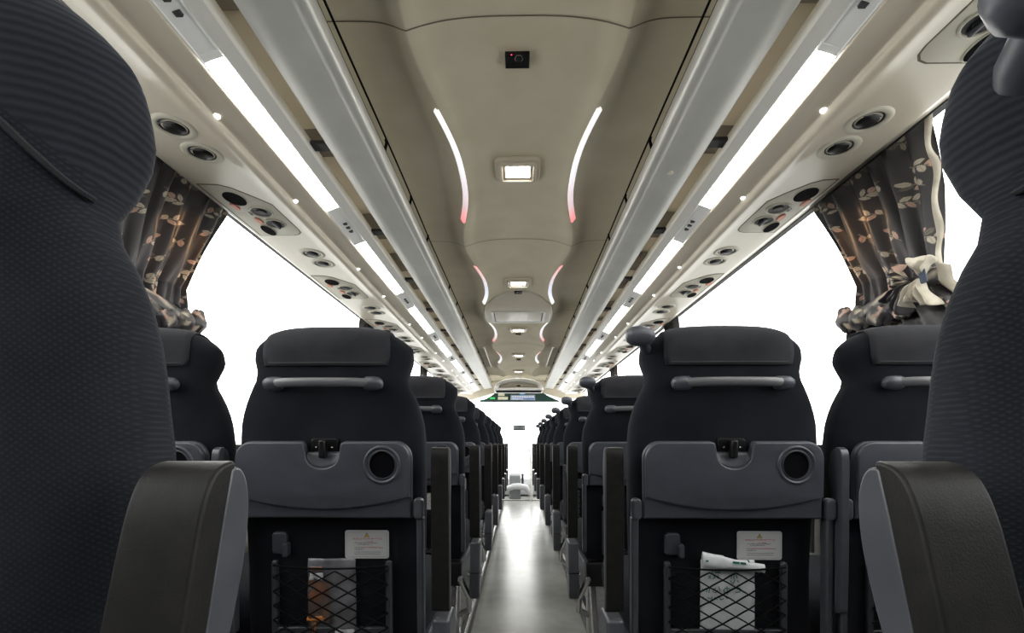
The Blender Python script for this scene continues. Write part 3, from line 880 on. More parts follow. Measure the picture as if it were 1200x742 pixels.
def make_seat(side, kind, tray, knob=False, fine=True):
    """side -1: left of the aisle; kind 'aisle' / 'window'"""
    t = empty('coach_seat', (0, 0, PLAT))
    am = (1 if side < 0 else -1)      # direction of the aisle
    P = lambda mb, nm, m, par=None, **kw: mb.build(nm, m, par or t, **kw)
    FAB = M['fabric'] if tray else M['weave']
    b = MB()
    n, m_ = len(BS), len(BS[0])
    def up_(p):
        if tray: return p
        if p[2] < .15: return (p[0] * (1 - .045 * sm((.12 - p[2]) / .1)), p[1], p[2])
        return (p[0], p[1] - REC * (p[2] - .15) * .3, .15 + (p[2] - .15) * 1.3)
    b.grid([[up_(p) for p in row] for row in BS], False, True)
    bk = P(b, 'backrest', FAB, ang=70)
    # headrest cover: strip of the same surface, offset outwards
    idx = [j for j, (z, tt) in enumerate(LOOP) if (z > .199)]
    j0, j1 = idx[0], idx[-1]
    us = [i for i in range(n) if abs(math.sin(-PI / 2 + PI * i / (n - 1))) <= .86]
    us = us[1:-1]
    C = np.array(BS)
    ctr = C.mean(axis=(0))
    b = MB(); rows = []
    for i in us:
        row = []
        for j in range(j0 - 1, j1 + 1):
            p = C[i][j]; c0 = (C[n // 2][j0 - 1] + C[n // 2][j1]) / 2
            a_ = C[i][max(j - 1, 0)]; d_ = C[i][min(j + 1, m_ - 1)]
            e_ = C[max(i - 1, 0)][j]; f_ = C[min(i + 1, n - 1)][j]
            nn = np.cross(f_ - e_, d_ - a_); L = np.linalg.norm(nn)
            nn = nn / L if L > 1e-9 else np.array([0, 0, 1.])
            if nn @ (p - c0) < 0: nn = -nn
            q = p + nn * .0035
            row.append(tuple(q))
        # let the hem hang a little below on the back
        u_ = (i - us[0]) / (len(us) - 1) * 2 - 1
        lo = np.array(row[0]) + np.array([0, .0, -.010 * (1 - abs(u_) ** 4) + .002])
        row = [tuple(lo)] + row
        rows.append(row)
    b.grid(rows)
    if tray: P(b, 'headrest_cover', M['cover'], solid=.003, ang=80)
    hem = [tuple(np.array(r[0]) + np.array([0, -.0035, .006])) for r in rows[1:-1]]
    if tray: P(MB().tube(hem, .0011, 5), 'hem_stitch', M['stitch'])
    if not tray:
        # piping between headrest and back
        pp = []
        for i_ in range(1, n - 1):
            u_ = math.sin(-PI / 2 + PI * i_ / (n - 1))
            zz = .145 + .080 * (1 - u_ * u_)
            half = m_ // 2
            col = sorted((abs(BS[i_][j_][2] - zz), j_) for j_ in range(half))
            ja, jb = col[0][1], col[1][1]
            A, B_ = np.array(BS[i_][ja]), np.array(BS[i_][jb])
            f_ = (zz - A[2]) / (B_[2] - A[2]) if abs(B_[2] - A[2]) > 1e-6 else 0
            q_ = A + (B_ - A) * min(1.5, max(-.5, f_))
            pp.append(tuple(np.array(up_(tuple(q_))) + np.array([.0012 * u_ + .002 * u_ ** 5, -.0008 - .0006 * u_ ** 4, 0])))
        P(MB().tube(pp, .0021, 6), 'piping', M['cover'])
    # assist grip on the back
    if True:
        zg = .132
        pts = [(-.095, -.012), (-.088, -.028), (-.06, -.034), (0, -.035), (.06, -.034), (.088, -.028), (.095, -.012)]
        b = MB()
        rings = []
        for x, tt in [(-.118, -.016), (-.10, -.022), (-.085, -.030), (-.06, -.034), (-.03, -.036), (0, -.0365), (.03, -.036), (.06, -.034), (.085, -.030), (.10, -.022), (.118, -.016)]:
            rings.append([S(x, tt + .0075 * math.cos(2 * PI * k / 12), zg + .0100 * math.sin(2 * PI * k / 12) * (1 if abs(x) < .09 else .95)) for k in range(12)])
        b.loft(rings)
        gp = P(b, 'grab_bar', M['handle'])
        for q in (-1, 1):
            b = MB(); rings = []
            for s_, rr in ((.094, .0), (.095, .0125), (.10, .0158), (.118, .016), (.129, .0145), (.136, .010), (.1385, .004)):
                rings.append([S(q * s_, -.012 + rr * .95 * math.cos(2 * PI * k / 14), zg - .001 + rr * math.sin(2 * PI * k / 14)) for k in range(14)])
            b.loft(rings); P(b, 'end_cap', M['grey'], gp)
    if tray:
        pb = lambda u, v, w: S(u, -.012 - w, v)
        tr = P(MB().plate([tray_outline(-.168)], .016, .006, lambda u, v, w: S(u, .001 - w, v), 3), 'tray_table', M['grey'])
        upper = tray_outline(-.150, .0)
        # raised upper face with the curved lower edge and the cup hole
        up = [p for p in tray_outline(-.118, .028)]
        P(MB().plate([up, circle(.14, -.047, .0315, 36)[::-1]], .012, .005, lambda u, v, w: S(u * .985, -.013 - w, v - .002), 3), 'tray_face', M['grey'], tr)
        # cup ring and cup
        nn = 36; b = MB()
        b.grid([[S(.138 + r * math.cos(2 * PI * k / nn), -h, -.049 + r * math.sin(2 * PI * k / nn)) for k in range(nn)]
                for r, h in ((.044, .0235), (.042, .0275), (.0385, .0285), (.036, .0255), (.0335, .0245), (.032, .0265), (.0305, .0265), (.0292, .022))], False, True)
        P(b, 'cup_ring', M['grey'], tr, ang=70)
        b = MB(); b.grid([[S(.138 + r * math.cos(2 * PI * k / nn), -h, -.049 + r * math.sin(2 * PI * k / nn)) for k in range(nn)] for r, h in ((.0305, .0265), (.0295, .0222), (.028, .0205), (.0001, .0202))], False, True)
        P(b, 'cup_recess', M['hole'], tr)
        # latch
        lt = P(MB().plate([rrect(-.032, .032, -.026, .010, .008)], .012, .003, lambda u, v, w: S(u, .004 - w, v)), 'latch_plate', M['black'], bevel=0)
        P(MB().box(-.008, .008, -.026, -.008, -.034, .006, mp=lambda u, v, w: S(u, v, w)), 'latch_lever', M['black'], lt, bevel=.004)
        for q in (-.018, .018):
            P(MB().ball(S(q, -.009, -.010), .0022), 'screw', M['steel'], lt)
        b = MB()
        rows = [[S(x, -.017 - .010 * (1 - (x / .04) ** 2) * k / 4 * .2 + .010 * (1 - k / 4), -.020 - .040 * (k / 4) * math.sqrt(max(0, 1 - (x / .041) ** 2))) for x in np.linspace(-.0395, .0395, 15)] for k in range(5)]
        b.grid(rows); P(b, 'finger_scoop', M['grey'], tr, solid=.002, ang=80)
        # hinge arms at the lower corners
        for q in (-1, 1):
            b = MB(); b.plate([rrect(-.011, .011, -.170, -.122, .010)], .026, .006, lambda u, v, w: S(q * .219 + u, .002 - w, v))
            hg = P(b, 'hinge', M['shell'])
            P(MB().box(q * .221 - .008, q * .221 + .008, -.014, .012, -.43, -.165, mp=lambda u, v, w: S(u, v, w)), 'hinge_arm', M['shell'], hg, bevel=.004)
        # coat hook
        b = MB(); b.plate([rrect(-.018, .018, -.258, -.206, .010)], .016, .005, lambda u, v, w: SL(u - .124, .003 - w, v), 3)
        hk = P(b, 'coat_hook', M['grey'])
        P(MB().plate([rrect(.012, .024, -.262, -.230, .005)], .024, .003, lambda u, v, w: SL(u - .124, .0 - w, v)), 'hook_tip', M['grey'], hk)
        # notice label
        lx0, lx1, lz0, lz1 = .031, .137, -.269, -.203
        lmap = lambda u, v, w: SL(u, -.0015 - w, v)
        lb = P(MB().plate([rrect(lx0, lx1, lz0, lz1, .006)], .0025, .0006, lambda u, v, w: SL(u, .0 - w, v)), 'notice_label', M['label'])
        lb['label'] = 'white warning label with yellow triangle'
        if fine:
            on = lambda u, v, w: SL(u - .044, -.0026 - w, v - .0245)
            P(MB().plate([rrect(lx0 + .004, lx1 - .004, lz0 + .004, lz1 - .004, .004), rrect(lx0 + .0047, lx1 - .0047, lz0 + .0047, lz1 - .0047, .0035)[::-1]], .0003, 0, lambda u, v, w: SL(u, -.0026 - w, v)), 'label_border', M['ink_grey'], lb)
            P(MB().prism([(.1215, -.1945), (.1345, -.1945), (.128, -.1835)], 0, .0004, on), 'warning_triangle', M['ink_black'], lb, smooth=False)
            P(MB().prism([(.1233, -.1937), (.1327, -.1937), (.128, -.1857)], .0004, .0006, on), 'triangle_fill', M['yellow'], lb, smooth=False)
            P(MB().prism([(.1274, -.193), (.1286, -.193), (.1286, -.188), (.1274, -.188)], .0006, .0008, on), 'exclamation', M['ink_black'], lb, smooth=False)
            rr = random.Random(5)
            red, blk = [], []
            def textline(z, x0, x1, dst, h):
                x = x0
                while x < x1:
                    for _ in range(3):
                        a = (x + rr.uniform(0, .8) * h, z + rr.uniform(0, 1) * h); c = (x + rr.uniform(.1, .9) * h, z + rr.uniform(0, 1) * h)
                        dst.append([a, c])
                    x += h * 1.12
            textline(-.2005, .093, .163, red, .0038)
            textline(-.2065, .124, .142, red, .0026)
            textline(-.2090, .098, .152, blk, .0024)
            textline(-.2125, .106, .140, blk, .0024)
            textline(-.2195, .110, .158, red, .0022); textline(-.2200, .098, .110, blk, .0024); textline(-.2200, .158, .168, blk, .0024)
            textline(-.2240, .098, .118, blk, .0022)
            textline(-.2300, .098, .160, blk, .0022); textline(-.2345, .098, .158, blk, .0022)
            P(strokes(red, .0008, on, .0003), 'red_text', M['ink_red'], lb, smooth=False)
            P(strokes(blk, .0006, on, .0003), 'small_text', M['ink_black'], lb, smooth=False)
        # net pocket
        ncx = .001
        NB0, NB1 = ncx - .137, ncx + .137
        pk = P(MB().plate([rrect(NB0 - .0075, NB0 + .0075, -.450, -.272, .006)], .014, .004, lambda u, v, w: SL(u, 0 - w, v)), 'net_bar', M['shell'])
        P(MB().plate([rrect(NB1 - .0075, NB1 + .0075, -.450, -.272, .006)], .014, .004, lambda u, v, w: SL(u, 0 - w, v)), 'net_bar', M['shell'])
        P(MB().plate([rrect(NB0, NB1, -.442, -.427, .004)], .012, .003, lambda u, v, w: SL(u, 0 - w, v)), 'net_rail', M['shell'])
        b = MB()
        cw = (NB1 - NB0) / 4.5; ch = .0165
        sag = lambda x: -.018 - .012 * (1 - ((x - ncx) / .137) ** 2)
        ztop = -.284
        for r_ in range(10):
            z0 = ztop - r_ * ch
            pts = []
            for k in range(37):
                x = NB0 + (NB1 - NB0) * k / 36
                ph = (x - NB0) / cw + (r_ % 2) * .5
                tri = 1 - abs((ph % 1) * 2 - 1)
                tri = tri ** 1.15
                zz = z0 - ch * (tri - .5) * .98
                if r_ == 0: zz = z0 + .002 - .004 * math.sin(PI * k / 36)
                pts.append(SL(x, sag(x), zz))
            if r_ == 0:
                b.tube(pts, .0022, 5, False)
            else:
                b.tube(pts, .0018, 5, False)
        P(b, 'net', M['cord'], ang=80)
    # armrest folded up beside the back
    ax0, ax1 = (.250, .291)
    if kind == 'window': ax0, ax1 = (.2245, .243)
    a0, a1 = sorted((am * ax0, am * ax1))
    padp = [(-.010, -.372), (-.026, -.373), (-.031, -.364), (-.033, -.20), (-.0335, -.050), (-.0315, -.026), (-.026, -.014), (-.014, -.0095), (-.006, -.0105)]
    SA = (lambda w, u, v: S(w, u, v)) if tray else (lambda w, u, v: S(w, u + .023 + REC * v, v))
    b = MB(); padp = chaikin(padp); b.prism(padp, a0 + .0005, a1 - .0005, lambda u, v, w: SA(w, u, v))
    shellp = [(-.014, -.375), (-.004, -.374), (-.003, -.25), (-.002, -.17), (.002, -.13), (.009, -.100), (.0125, -.072), (.0125, -.050), (.008, -.028), (-.001, -.015), (-.010, -.0125), (-.0145, -.016), (-.0145, -.37)]
    shellp = chaikin(shellp); b2 = MB(); b2.prism(shellp, a0, a1, lambda u, v, w: SA(w, u, v))
    ar = P(b2, 'armrest', M['shell'], bevel=.009, seg=4, ang=60)
    P(b, 'armrest_pad', M['leather'] if kind == 'aisle' else M['shell'], ar, bevel=.010, seg=4, ang=60)
    if kind == 'aisle':
        brp = [(-.030, -.387), (.06, -.387), (.10, -.43), (.10, -.53), (.04, -.60), (-.012, -.60), (-.028, -.57)]
        b = MB(); b.prism(brp, a0 + .001, a1 + .001, lambda u, v, w: (w, .037 + .287 * .385 + u - (v + .385) * .04, v))
        sc_ = P(b, 'side_cover', M['shell'], bevel=.008, seg=3)
        P(MB().box(a0 - .0005, a1 + .0025, .118, .22, -.502, -.499), 'cover_joint', M['black'], sc_, smooth=False)
        P(MB().tube([(am * .235, .22, -.53), (am * .295, .22, -.53)], .012, 10), 'pivot', M['steel'])
    # cushion, frame, legs
    b = MB(); rings = []
    for y, ww, zt_, zb_ in ((.30, .19, -.41, -.50), (.32, .205, -.385, -.51), (.45, .21, -.375, -.51), (.66, .21, -.365, -.50), (.72, .20, -.38, -.48), (.735, .17, -.40, -.45)):
        ring = []
        for k in range(24):
            a = 2 * PI * k / 24
            ca, sa = math.cos(a), math.sin(a)
            ring.append((ww * math.copysign(abs(ca) ** .5, ca), y, (zt_ + zb_) / 2 + (zt_ - zb_) / 2 * math.copysign(abs(sa) ** .5, sa)))
        rings.append(ring)
    b.loft(rings); P(b, 'seat_cushion', M['fabric'], ang=70)
    P(MB().box(-.21, .21, .20, .28, -.57, -.48), 'frame_beam', M['black'], bevel=.006)
    P(MB().box(-.20, .20, .282, .70, -.56, -.515), 'seat_pan', M['grey'], bevel=.008)
    for q in (-1, 1):
        b = MB(); b.prism([(.30, PLAT), (.26, PLAT), (.32, -.56), (.44, -.56), (.50, PLAT), (.46, PLAT), (.41, -.60), (.345, -.60)], q * .17 - .012, q * .17 + .012, lambda u, v, w: (w, u, v))
        P(b, 'leg', M['steel'], bevel=.003)
    if kind == 'aisle':
        P(MB().tube([(am * .215, .12, -.52), (am * .245, .18, -.60), (am * .245, .22, -.66), (am * .20, .30, -.70)], .012, 10), 'side_tube', M['steel'])
    if knob:
        kb = MB(); rings = []
        for s_, rx, rz in ((-.036, .004, .004), (-.033, .013, .013), (-.022, .020, .021), (-.004, .021, .023), (.012, .019, .021), (.024, .015, .017), (.031, .006, .006)):
            rings.append([S(-.205 + s_, -.004 + rx * math.cos(2 * PI * k / 16), (.236 if tray else .228) + rz * math.sin(2 * PI * k / 16)) for k in range(16)])
        kb.loft(rings); kk = P(kb, 'shoulder_grip', M['grey'], ang=80)
        P(MB().tube([S(-.197, .006, .232), S(-.193, .018, .224), S(-.187, .034, .216), S(-.172, .05, .212)], [.012, .0125, .013, .013], 20), 'grip_stem', M['grey'], kk, ang=80)
    return t

ROWS = [.222] + [1.08 + .85 * k for k in range(9)]
protos = {}
CX = {(-1, 'aisle'): -.450, (1, 'aisle'): .487, (-1, 'window'): -.925, (1, 'window'): .963}
for (sd, kd), cx in CX.items():
    for r_, yy in enumerate(ROWS[:9]):
        tr_ = r_ > 0
        key = (sd, kd, tr_)
        side = 'left' if sd < 0 else 'right'
        if key not in protos:
            s_ = make_seat(sd, kd, tr_, knob=(sd > 0 and kd == 'aisle'))
            protos[key] = s_
        else:
            s_ = copy_tree(protos[key])
        s_.location = (cx, yy, PLAT)
        if r_ == 0:
            lab = 'woven navy coach seat filling the %s edge of the photo' % side if kd == 'aisle' else 'navy coach seat by the %s window beside the camera' % side
        elif r_ == 1:
            if kd == 'aisle':
                lab = 'dark coach seat left of aisle holding an orange printed bag in its net' if sd < 0 else 'dark coach seat right of aisle holding a folded white bag in its net'
            else:
                lab = 'dark coach seat at the %s window, half hidden by the closest seat' % side
        else:
            lab = 'dark coach seat on the %s %s, %s row counted from the camera' % (side, 'of the aisle' if kd == 'aisle' else 'window side', ORDW[r_ + 1] if r_ + 1 < 10 else 'last')
        tag(s_, lab, 'seat', 'coach seats')

# ------------------------------------------------------------------ things in the nets
cx, yy = CX[(-1, 'aisle')], ROWS[1]
def crumple(x0, x1, z0, z1, nx, nz, tt, amp, seed, bend=None):
    rr = random.Random(seed)
    ph = [rr.uniform(0, 6) for _ in range(8)]
    rows = []
    for j in range(nz + 1):
        row = []
        for i in range(nx + 1):
            u, v = i / nx, j / nz
            x = x0 + (x1 - x0) * u; z = z0 + (z1 - z0) * v
            d = amp * (math.sin(9 * u + ph[0] + 3 * v) * .5 + math.sin(17 * v + ph[1] - 6 * u) * .35 + abs(math.sin(13 * u - 11 * v + ph[2])) * .5)
            row.append(SL(x, tt - d, z))
        rows.append(row)
    return rows
t = empty('snack_bag', (cx, yy, 0), 'crumpled clear bag with orange print in the net of the left aisle seat', 'bag')
def put(mb, nm, m, par, **kw):
    mb.v = [(x + cx, y + yy, z) for x, y, z in mb.v]
    return mb.build(nm, m, par, **kw)
bg = put(MB().grid(crumple(-.057, .058, -.440, -.268, 18, 22, -.006, .004, 1)), 'film', M['film'], t, solid=.001, ang=80)
put(MB().grid(crumple(-.055, -.004, -.418, -.312, 10, 12, -.009, .004, 1)), 'brown_print', M['film_rust'], t, solid=.0006, ang=80)
put(MB().grid(crumple(-.058, -.010, -.412, -.400, 10, 4, -.0115, .004, 1)), 'orange_band', M['film_orange'], t, solid=.0006, ang=80)
put(MB().grid(crumple(-.046, -.037, -.440, -.416, 3, 8, -.0105, .004, 1)), 'orange_patch', M['film_orange'], t, solid=.0006, ang=80)
put(MB().grid(crumple(-.050, -.022, -.297, -.286, 6, 3, -.0095, .003, 2)), 'orange_mark', M['film_rust'], t, solid=.0006, ang=80)
put(MB().grid(crumple(-.050, -.018, -.316, -.300, 8, 3, -.0125, .005, 4)), 'painted_glint', M['paper'], t, solid=.0006, ang=80)  # white strip coloured in as the glint of a film crease
put(MB().grid(crumple(.010, .056, -.440, -.430, 8, 3, -.0125, .004, 4)), 'painted_glint', M['paper'], t, solid=.0006, ang=80)  # second painted glint, at the foot of the bag

cx, yy = CX[(1, 'aisle')], ROWS[1]
t = empty('paper_bag', (cx, yy, 0), 'folded white bag with green writing in the net of the right aisle seat', 'bag')
put(MB().grid(crumple(-.057, .070, -.445, -.268, 14, 16, -.006, .0025, 5)), 'body', M['paper'], t, solid=.002, ang=80)
rows = []
for j in range(13):
    a = 2 * PI * j / 12
    rows.append([SL(x, -.016 - .007 * math.cos(a), -.2665 + .0 + .0105 * math.sin(a) - .14 * (x + .05) + (.006 if x < 0 else 0) * math.sin(a)) for x in np.linspace(-.056, .088, 16)])
fold = put(MB().grid(rows), 'rolled_top', M['paper'], t, ang=80)
put(MB().grid([[SL(x, -.018 + .002 * k, z) for x, z in ((-.056, -.285 + .038 * k), (.0, -.290 + .030 * k), (.056, -.296 + .022 * k))] for k in range(2)]), 'flap', M['paper'], t, solid=.001)
mk = lambda u, v, w: SL(u * 1.1, -.0248 - w, v - .0225 - .01 * u)
put(MB().prism([(.010, -.2445), (.024, -.2455), (.024, -.2505), (.010, -.2495)], 0, .0006, mk), 'green_block', M['ink_green'], t, smooth=False)
put(MB().prism([(.026, -.2458), (.038, -.247), (.038, -.252), (.026, -.2508)], 0, .0006, mk), 'green_block', M['ink_green'], t, smooth=False)
put(MB().prism([(.040, -.241), (.043, -.241), (.0465, -.2465), (.0435, -.247)], 0, .0006, mk), 'green_block', M['ink_green'], t, smooth=False)
put(MB().prism([(-.047, -.2425), (-.041, -.2425), (-.041, -.2465), (-.047, -.2465)], 0, .0006, mk), 'green_block', M['ink_green'], t, smooth=False)
mk2 = lambda u, v, w: SL(u * 1.15, -.0112 - w, (v + .258) * 1.1 - .290)
# hand-drawn style marks, traced stroke by stroke; the writing itself is not legible in the photograph
L1 = [[(-.030, -.258), (-.024, -.258)], [(-.027, -.255), (-.027, -.264)], [(-.020, -.254), (-.020, -.264), (-.012, -.264), (-.012, -.255)], [(-.016, -.254), (-.016, -.264)]]
L2 = [[(-.035, -.270), (-.030, -.276)], [(-.030, -.270), (-.035, -.276)], [(-.024, -.270), (-.021, -.274), (-.026, -.276)], [(-.014, -.270), (-.018, -.273), (-.014, -.276)],
      [(.012, -.268), (.012, -.276)], [(.017, -.267), (.017, -.277)], [(.021, -.268), (.024, -.275)], [(.010, -.280), (.014, -.286)], [(.019, -.279), (.016, -.286)], [(.024, -.279), (.027, -.284)]]
L3 = [[(-.048, -.297), (-.044, -.302), (-.040, -.296)], [(-.036, -.294), (-.039, -.304)], [(-.032, -.295), (-.034, -.305)],
      [(-.020, -.296), (-.025, -.299), (-.025, -.304), (-.019, -.305), (-.016, -.301)], [(-.014, -.293), (-.011, -.302)],
      [(-.004, -.301), (.000, -.296), (.008, -.297), (.010, -.302), (.004, -.306), (-.003, -.304), (-.004, -.301)], [(.003, -.293), (.004, -.309)],
      [(.018, -.296), (.028, -.295), (.032, -.299), (.028, -.304), (.020, -.304)]]
L4 = [[(-.046, -.314), (-.042, -.320)], [(-.036, -.316), (-.030, -.318)], [(-.028, -.313), (-.028, -.321)], [(-.022, -.315), (-.017, -.320)], [(-.012, -.314), (-.010, -.320), (-.004, -.318)], [(.000, -.314), (.004, -.318)]]
put(strokes(L1 + L2 + L3 + L4, .0016, mk2, .0006), 'green_writing', M['ink_green'], t, smooth=False)

# ------------------------------------------------------------------ curtains
def make_curtain(lined=True):
    """right-hand curtain gathered by a tie; local origin at (1.12, 1.34, .84)"""
    t = empty('curtain', (1.12, 1.34, .84))
    NU, NV = 300, 330
    zt, zb = .925, .29
    v = np.linspace(0, 1, NV)[:, None]; u = np.linspace(0, 1, NU)[None, :]
    z = zt + (zb - zt) * v
    far = np.interp(z, [.06, .34, .375, .41, .44, .50, .67, .852], [1.66, 1.56, 1.545, 1.545, 1.50, 1.485, 1.555, 1.635])
    near = np.interp(z, [.06, .34, .375, .41, .44, .50, .67, .852], [1.05, 1.135, 1.16, 1.19, 1.185, 1.175, 1.135, 1.115])
    y = near + (far - near) * (u + .018 * np.sin(6 * u + 5 * v) * np.sin(PI * u))
    gather = np.exp(-((z - .43) / .10) ** 2)
    amp = .020 + .010 * (1 - gather)
    fold = np.sin(2 * PI * 6.5 * u + .9 * np.sin(3 * u + 4 * v) + 1.5 * v) + .35 * np.sin(2 * PI * 15 * u + 5 * v) * (.3 + gather)
    fold = fold + .5 * np.sin(2 * PI * 2.2 * u + 1.0)
    x = 1.128 + amp * fold * .55 + .02 * gather * np.sin(PI * u) - .02 * np.sin(PI * u) * np.exp(-((z - .36) / .05) ** 2)
    # the bunched lower lobe under the tie
    x = x + .006 * np.sin(40 * u + 30 * v) * np.exp(-((z - .38) / .06) ** 2)
    X = np.broadcast_to(x, (NV, NU)); Y = np.broadcast_to(y, (NV, NU)); Z = np.broadcast_to(z, (NV, NU))
    # leaf pattern in cloth coordinates (metres on the flat cloth, slightly skewed with the gather)
    cu = np.broadcast_to(u, (NV, NU)) * .52
    cv = np.broadcast_to(v, (NV, NU)) * (zt - zb)
    base = np.array([.030, .027, .029]); 
    colr = np.broadcast_to(base, (NV, NU, 3)).copy()
    rs = np.random.RandomState(11)
    beige = np.array([.42, .37, .29]); pink = np.array([.46, .30, .235]); dim = np.array([.12, .105, .085])
    def leaf(cx_, cy_, ang, L, Wd, c):
        dx, dy = cu - cx_, cv - cy_
        a = dx * math.cos(ang) + dy * math.sin(ang); bb = -dx * math.sin(ang) + dy * math.cos(ang)
        s = a / L
        lim = Wd * np.sin(PI * np.clip(s, 0, 1)) ** .8
        m = (s > 0) & (s < 1) & (np.abs(bb) < lim)
        colr[m] = c * (1.0)
        vein = m & (np.abs(bb) < .0008)
        colr[vein] = c * .55
    def stem(x0, y0, x1, y1):
        L = math.hypot(x1 - x0, y1 - y0); ux, uy = (x1 - x0) / L, (y1 - y0) / L
        dx, dy = cu - x0, cv - y0
        a = dx * ux + dy * uy; bb = -dx * uy + dy * ux + .004 * np.sin(a / L * PI)
        m = (a > 0) & (a < L) & (np.abs(bb) < .0011)
        colr[m] = beige * .6
    for gy in range(7):
        for gx in range(5):
            sx = .02 + gx * .112 + (.055 if gy % 2 else 0) + rs.uniform(-.015, .015)
            sy = .045 + gy * .102 + rs.uniform(-.02, .02)
            a0 = rs.uniform(-.9, .9) + (PI if (gx + gy) % 2 else 0)
            L = rs.uniform(.055, .08)
            ex, ey = sx + L * math.cos(a0), sy + L * math.sin(a0)
            stem(sx, sy, ex, ey)
            for q in range(6):
                f_ = .12 + .8 * q / 5
                px_, py_ = sx + (ex - sx) * f_, sy + (ey - sy) * f_
                sgn = 1 if q % 2 else -1
                c = [beige, pink, beige, dim, beige, beige][(q + gx + gy * 2) % 6]
                leaf(px_, py_, a0 + sgn * rs.uniform(.6, 1.0), rs.uniform(.020, .031), rs.uniform(.0052, .0075), c)
            leaf(ex, ey, a0 + .1, .030, .0075, pink if gy % 2 else beige)
    V = np.stack([X, Y, Z], -1).reshape(-1, 3)
    me = bpy.data.meshes.new('cloth')
    idx = np.arange(NV * NU).reshape(NV, NU)
    F = np.stack([idx[:-1, :-1], idx[:-1, 1:], idx[1:, 1:], idx[1:, :-1]], -1).reshape(-1, 4)
    me.from_pydata((V - np.array([1.12, 1.34, .84])).tolist(), [], F.tolist())
    ca = me.color_attributes.new('pattern', 'FLOAT_COLOR', 'POINT')
    ca.data.foreach_set('color', np.concatenate([colr.reshape(-1, 3), np.ones((NV * NU, 1))], 1).ravel())
    me.materials.append(M['curtain']); me.shade_smooth()
    o = bpy.data.objects.new('cloth', me); COL.objects.link(o); o.parent = t; ORG[o.name] = ORG[t.name]
    # pale lining turned out along the near edge
    b = MB(); rows = []
    for i in range(60):
        zz = zt + (.33 - zt) * i / 59
        yn = float(np.interp(zz, [.06, .34, .375, .41, .44, .50, .67, .852], [1.05, 1.135, 1.16, 1.19, 1.185, 1.175, 1.135, 1.115]))
        wv = .010 + .010 * math.sin(i * .22) ** 2 + (.02 if zz < .45 else 0)
        rows.append([(1.118 - .010 * math.sin(PI * q) + .005 * math.sin(i * .35), yn - .008 - wv * q * 1.1, zz + .008 * math.sin(i * .3 + q)) for q in (0, .25, .5, .75, 1)])
    b.grid(rows)
    if lined: b.build('lining_edge', M['lining'], t, ang=80, solid=.0015)
    # tie band with its bow
    b = MB()
    ring = []
    for k in range(28):
        a = 2 * PI * k / 28
        ring.append((1.125 + .050 * math.cos(a), 1.345 + .185 * math.sin(a), .405 - .040 * math.sin(a) * .6))
    rows = [[(x_, y_, z_ + dz + .003 * math.sin(6 * k + dz * 90)) for k, (x_, y_, z_) in enumerate(ring)] for dz in (-.020, -.008, .006, .018)]
    b.grid(rows, False, True)
    tb = b.build('tie_band', M['curtain'], t, ang=80, solid=.002)
    ca = tb.data.color_attributes.new('pattern', 'FLOAT_COLOR', 'POINT')
    nv_ = len(tb.data.vertices)
    cc = []
    for k in range(nv_):
        c = (beige if (k * 7) % 5 == 0 else (pink if (k * 3) % 11 == 0 else base)); cc += [*c, 1]
    ca.data.foreach_set('color', cc)
    rr = random.Random(4)
    # pleats of the turned-out lining fanning from the tie
    def fan(yc, zc, a0, a1, r1, pl, ph, m, nm):
        rows = []
        for i in range(46):
            f_ = i / 45
            a = R(a0 + (a1 - a0) * f_)
            edge = r1 * (.82 + .18 * math.sin(f_ * PI * 2.3 + ph) + .10 * math.sin(f_ * PI * 7 + ph))
            row = []
            for q in range(12):
                g_ = q / 11
                rr_ = .006 + edge * g_
                dx = (.004 + .020 * g_) * math.sin(f_ * PI * 2 * pl + ph + 1.6 * g_) + .004 * math.sin(9 * g_ + 20 * f_) - .012 * math.sin(PI * g_)
                row.append((1.075 + dx, yc + rr_ * math.cos(a), zc + rr_ * math.sin(a)))
            rows.append(row)
        b = MB(); b.grid(rows); return b.build(nm, m, t, ang=80, solid=.0015)
    if lined:
        fan(1.180, .420, 70, 140, .060, 2.5, .4, M['lining'], 'upper_pleats')
        fan(1.190, .430, -115, -40, .085, 4.5, 1.2, M['lining'], 'lower_pleats')
        for o_ in (fan(1.215, .425, -30, 75, .070, 3.5, 2.2, M['curtain'], 'side_pleats'), fan(1.23, .43, -75, -20, .085, 3.5, .2, M['curtain'], 'side_pleats')):
            ca = o_.data.color_attributes.new('pattern', 'FLOAT_COLOR', 'POINT')
            rq = random.Random(8); spots = [(rq.uniform(-.05, .08), rq.uniform(-.07, .07), rq.uniform(0, PI), (beige, pink)[rq.randrange(2)]) for _ in range(10)]
            cc = []
            for vv in o_.data.vertices:
                py_, pz_ = vv.co.y + 1.34 - 1.215, vv.co.z + .84 - .425
                c = base
                for (ly, lz, la, lc) in spots:
                    dx, dy = py_ - ly, pz_ - lz
                    a = dx * math.cos(la) + dy * math.sin(la); bb = -dx * math.sin(la) + dy * math.cos(la)
                    if abs(a) < .020 and abs(bb) < .008 * math.cos(a / .020 * PI / 2): c = lc
                cc += [*c, 1]
            ca.data.foreach_set('color', cc)
    if lined: MB().plate([rrect(-.010, .010, -.026, .026, .004)], .004, .001, lambda u_, v_, w_: (1.066 - w_, 1.168 + u_, .43 + v_)).build('fastener', M['velcro'], t)
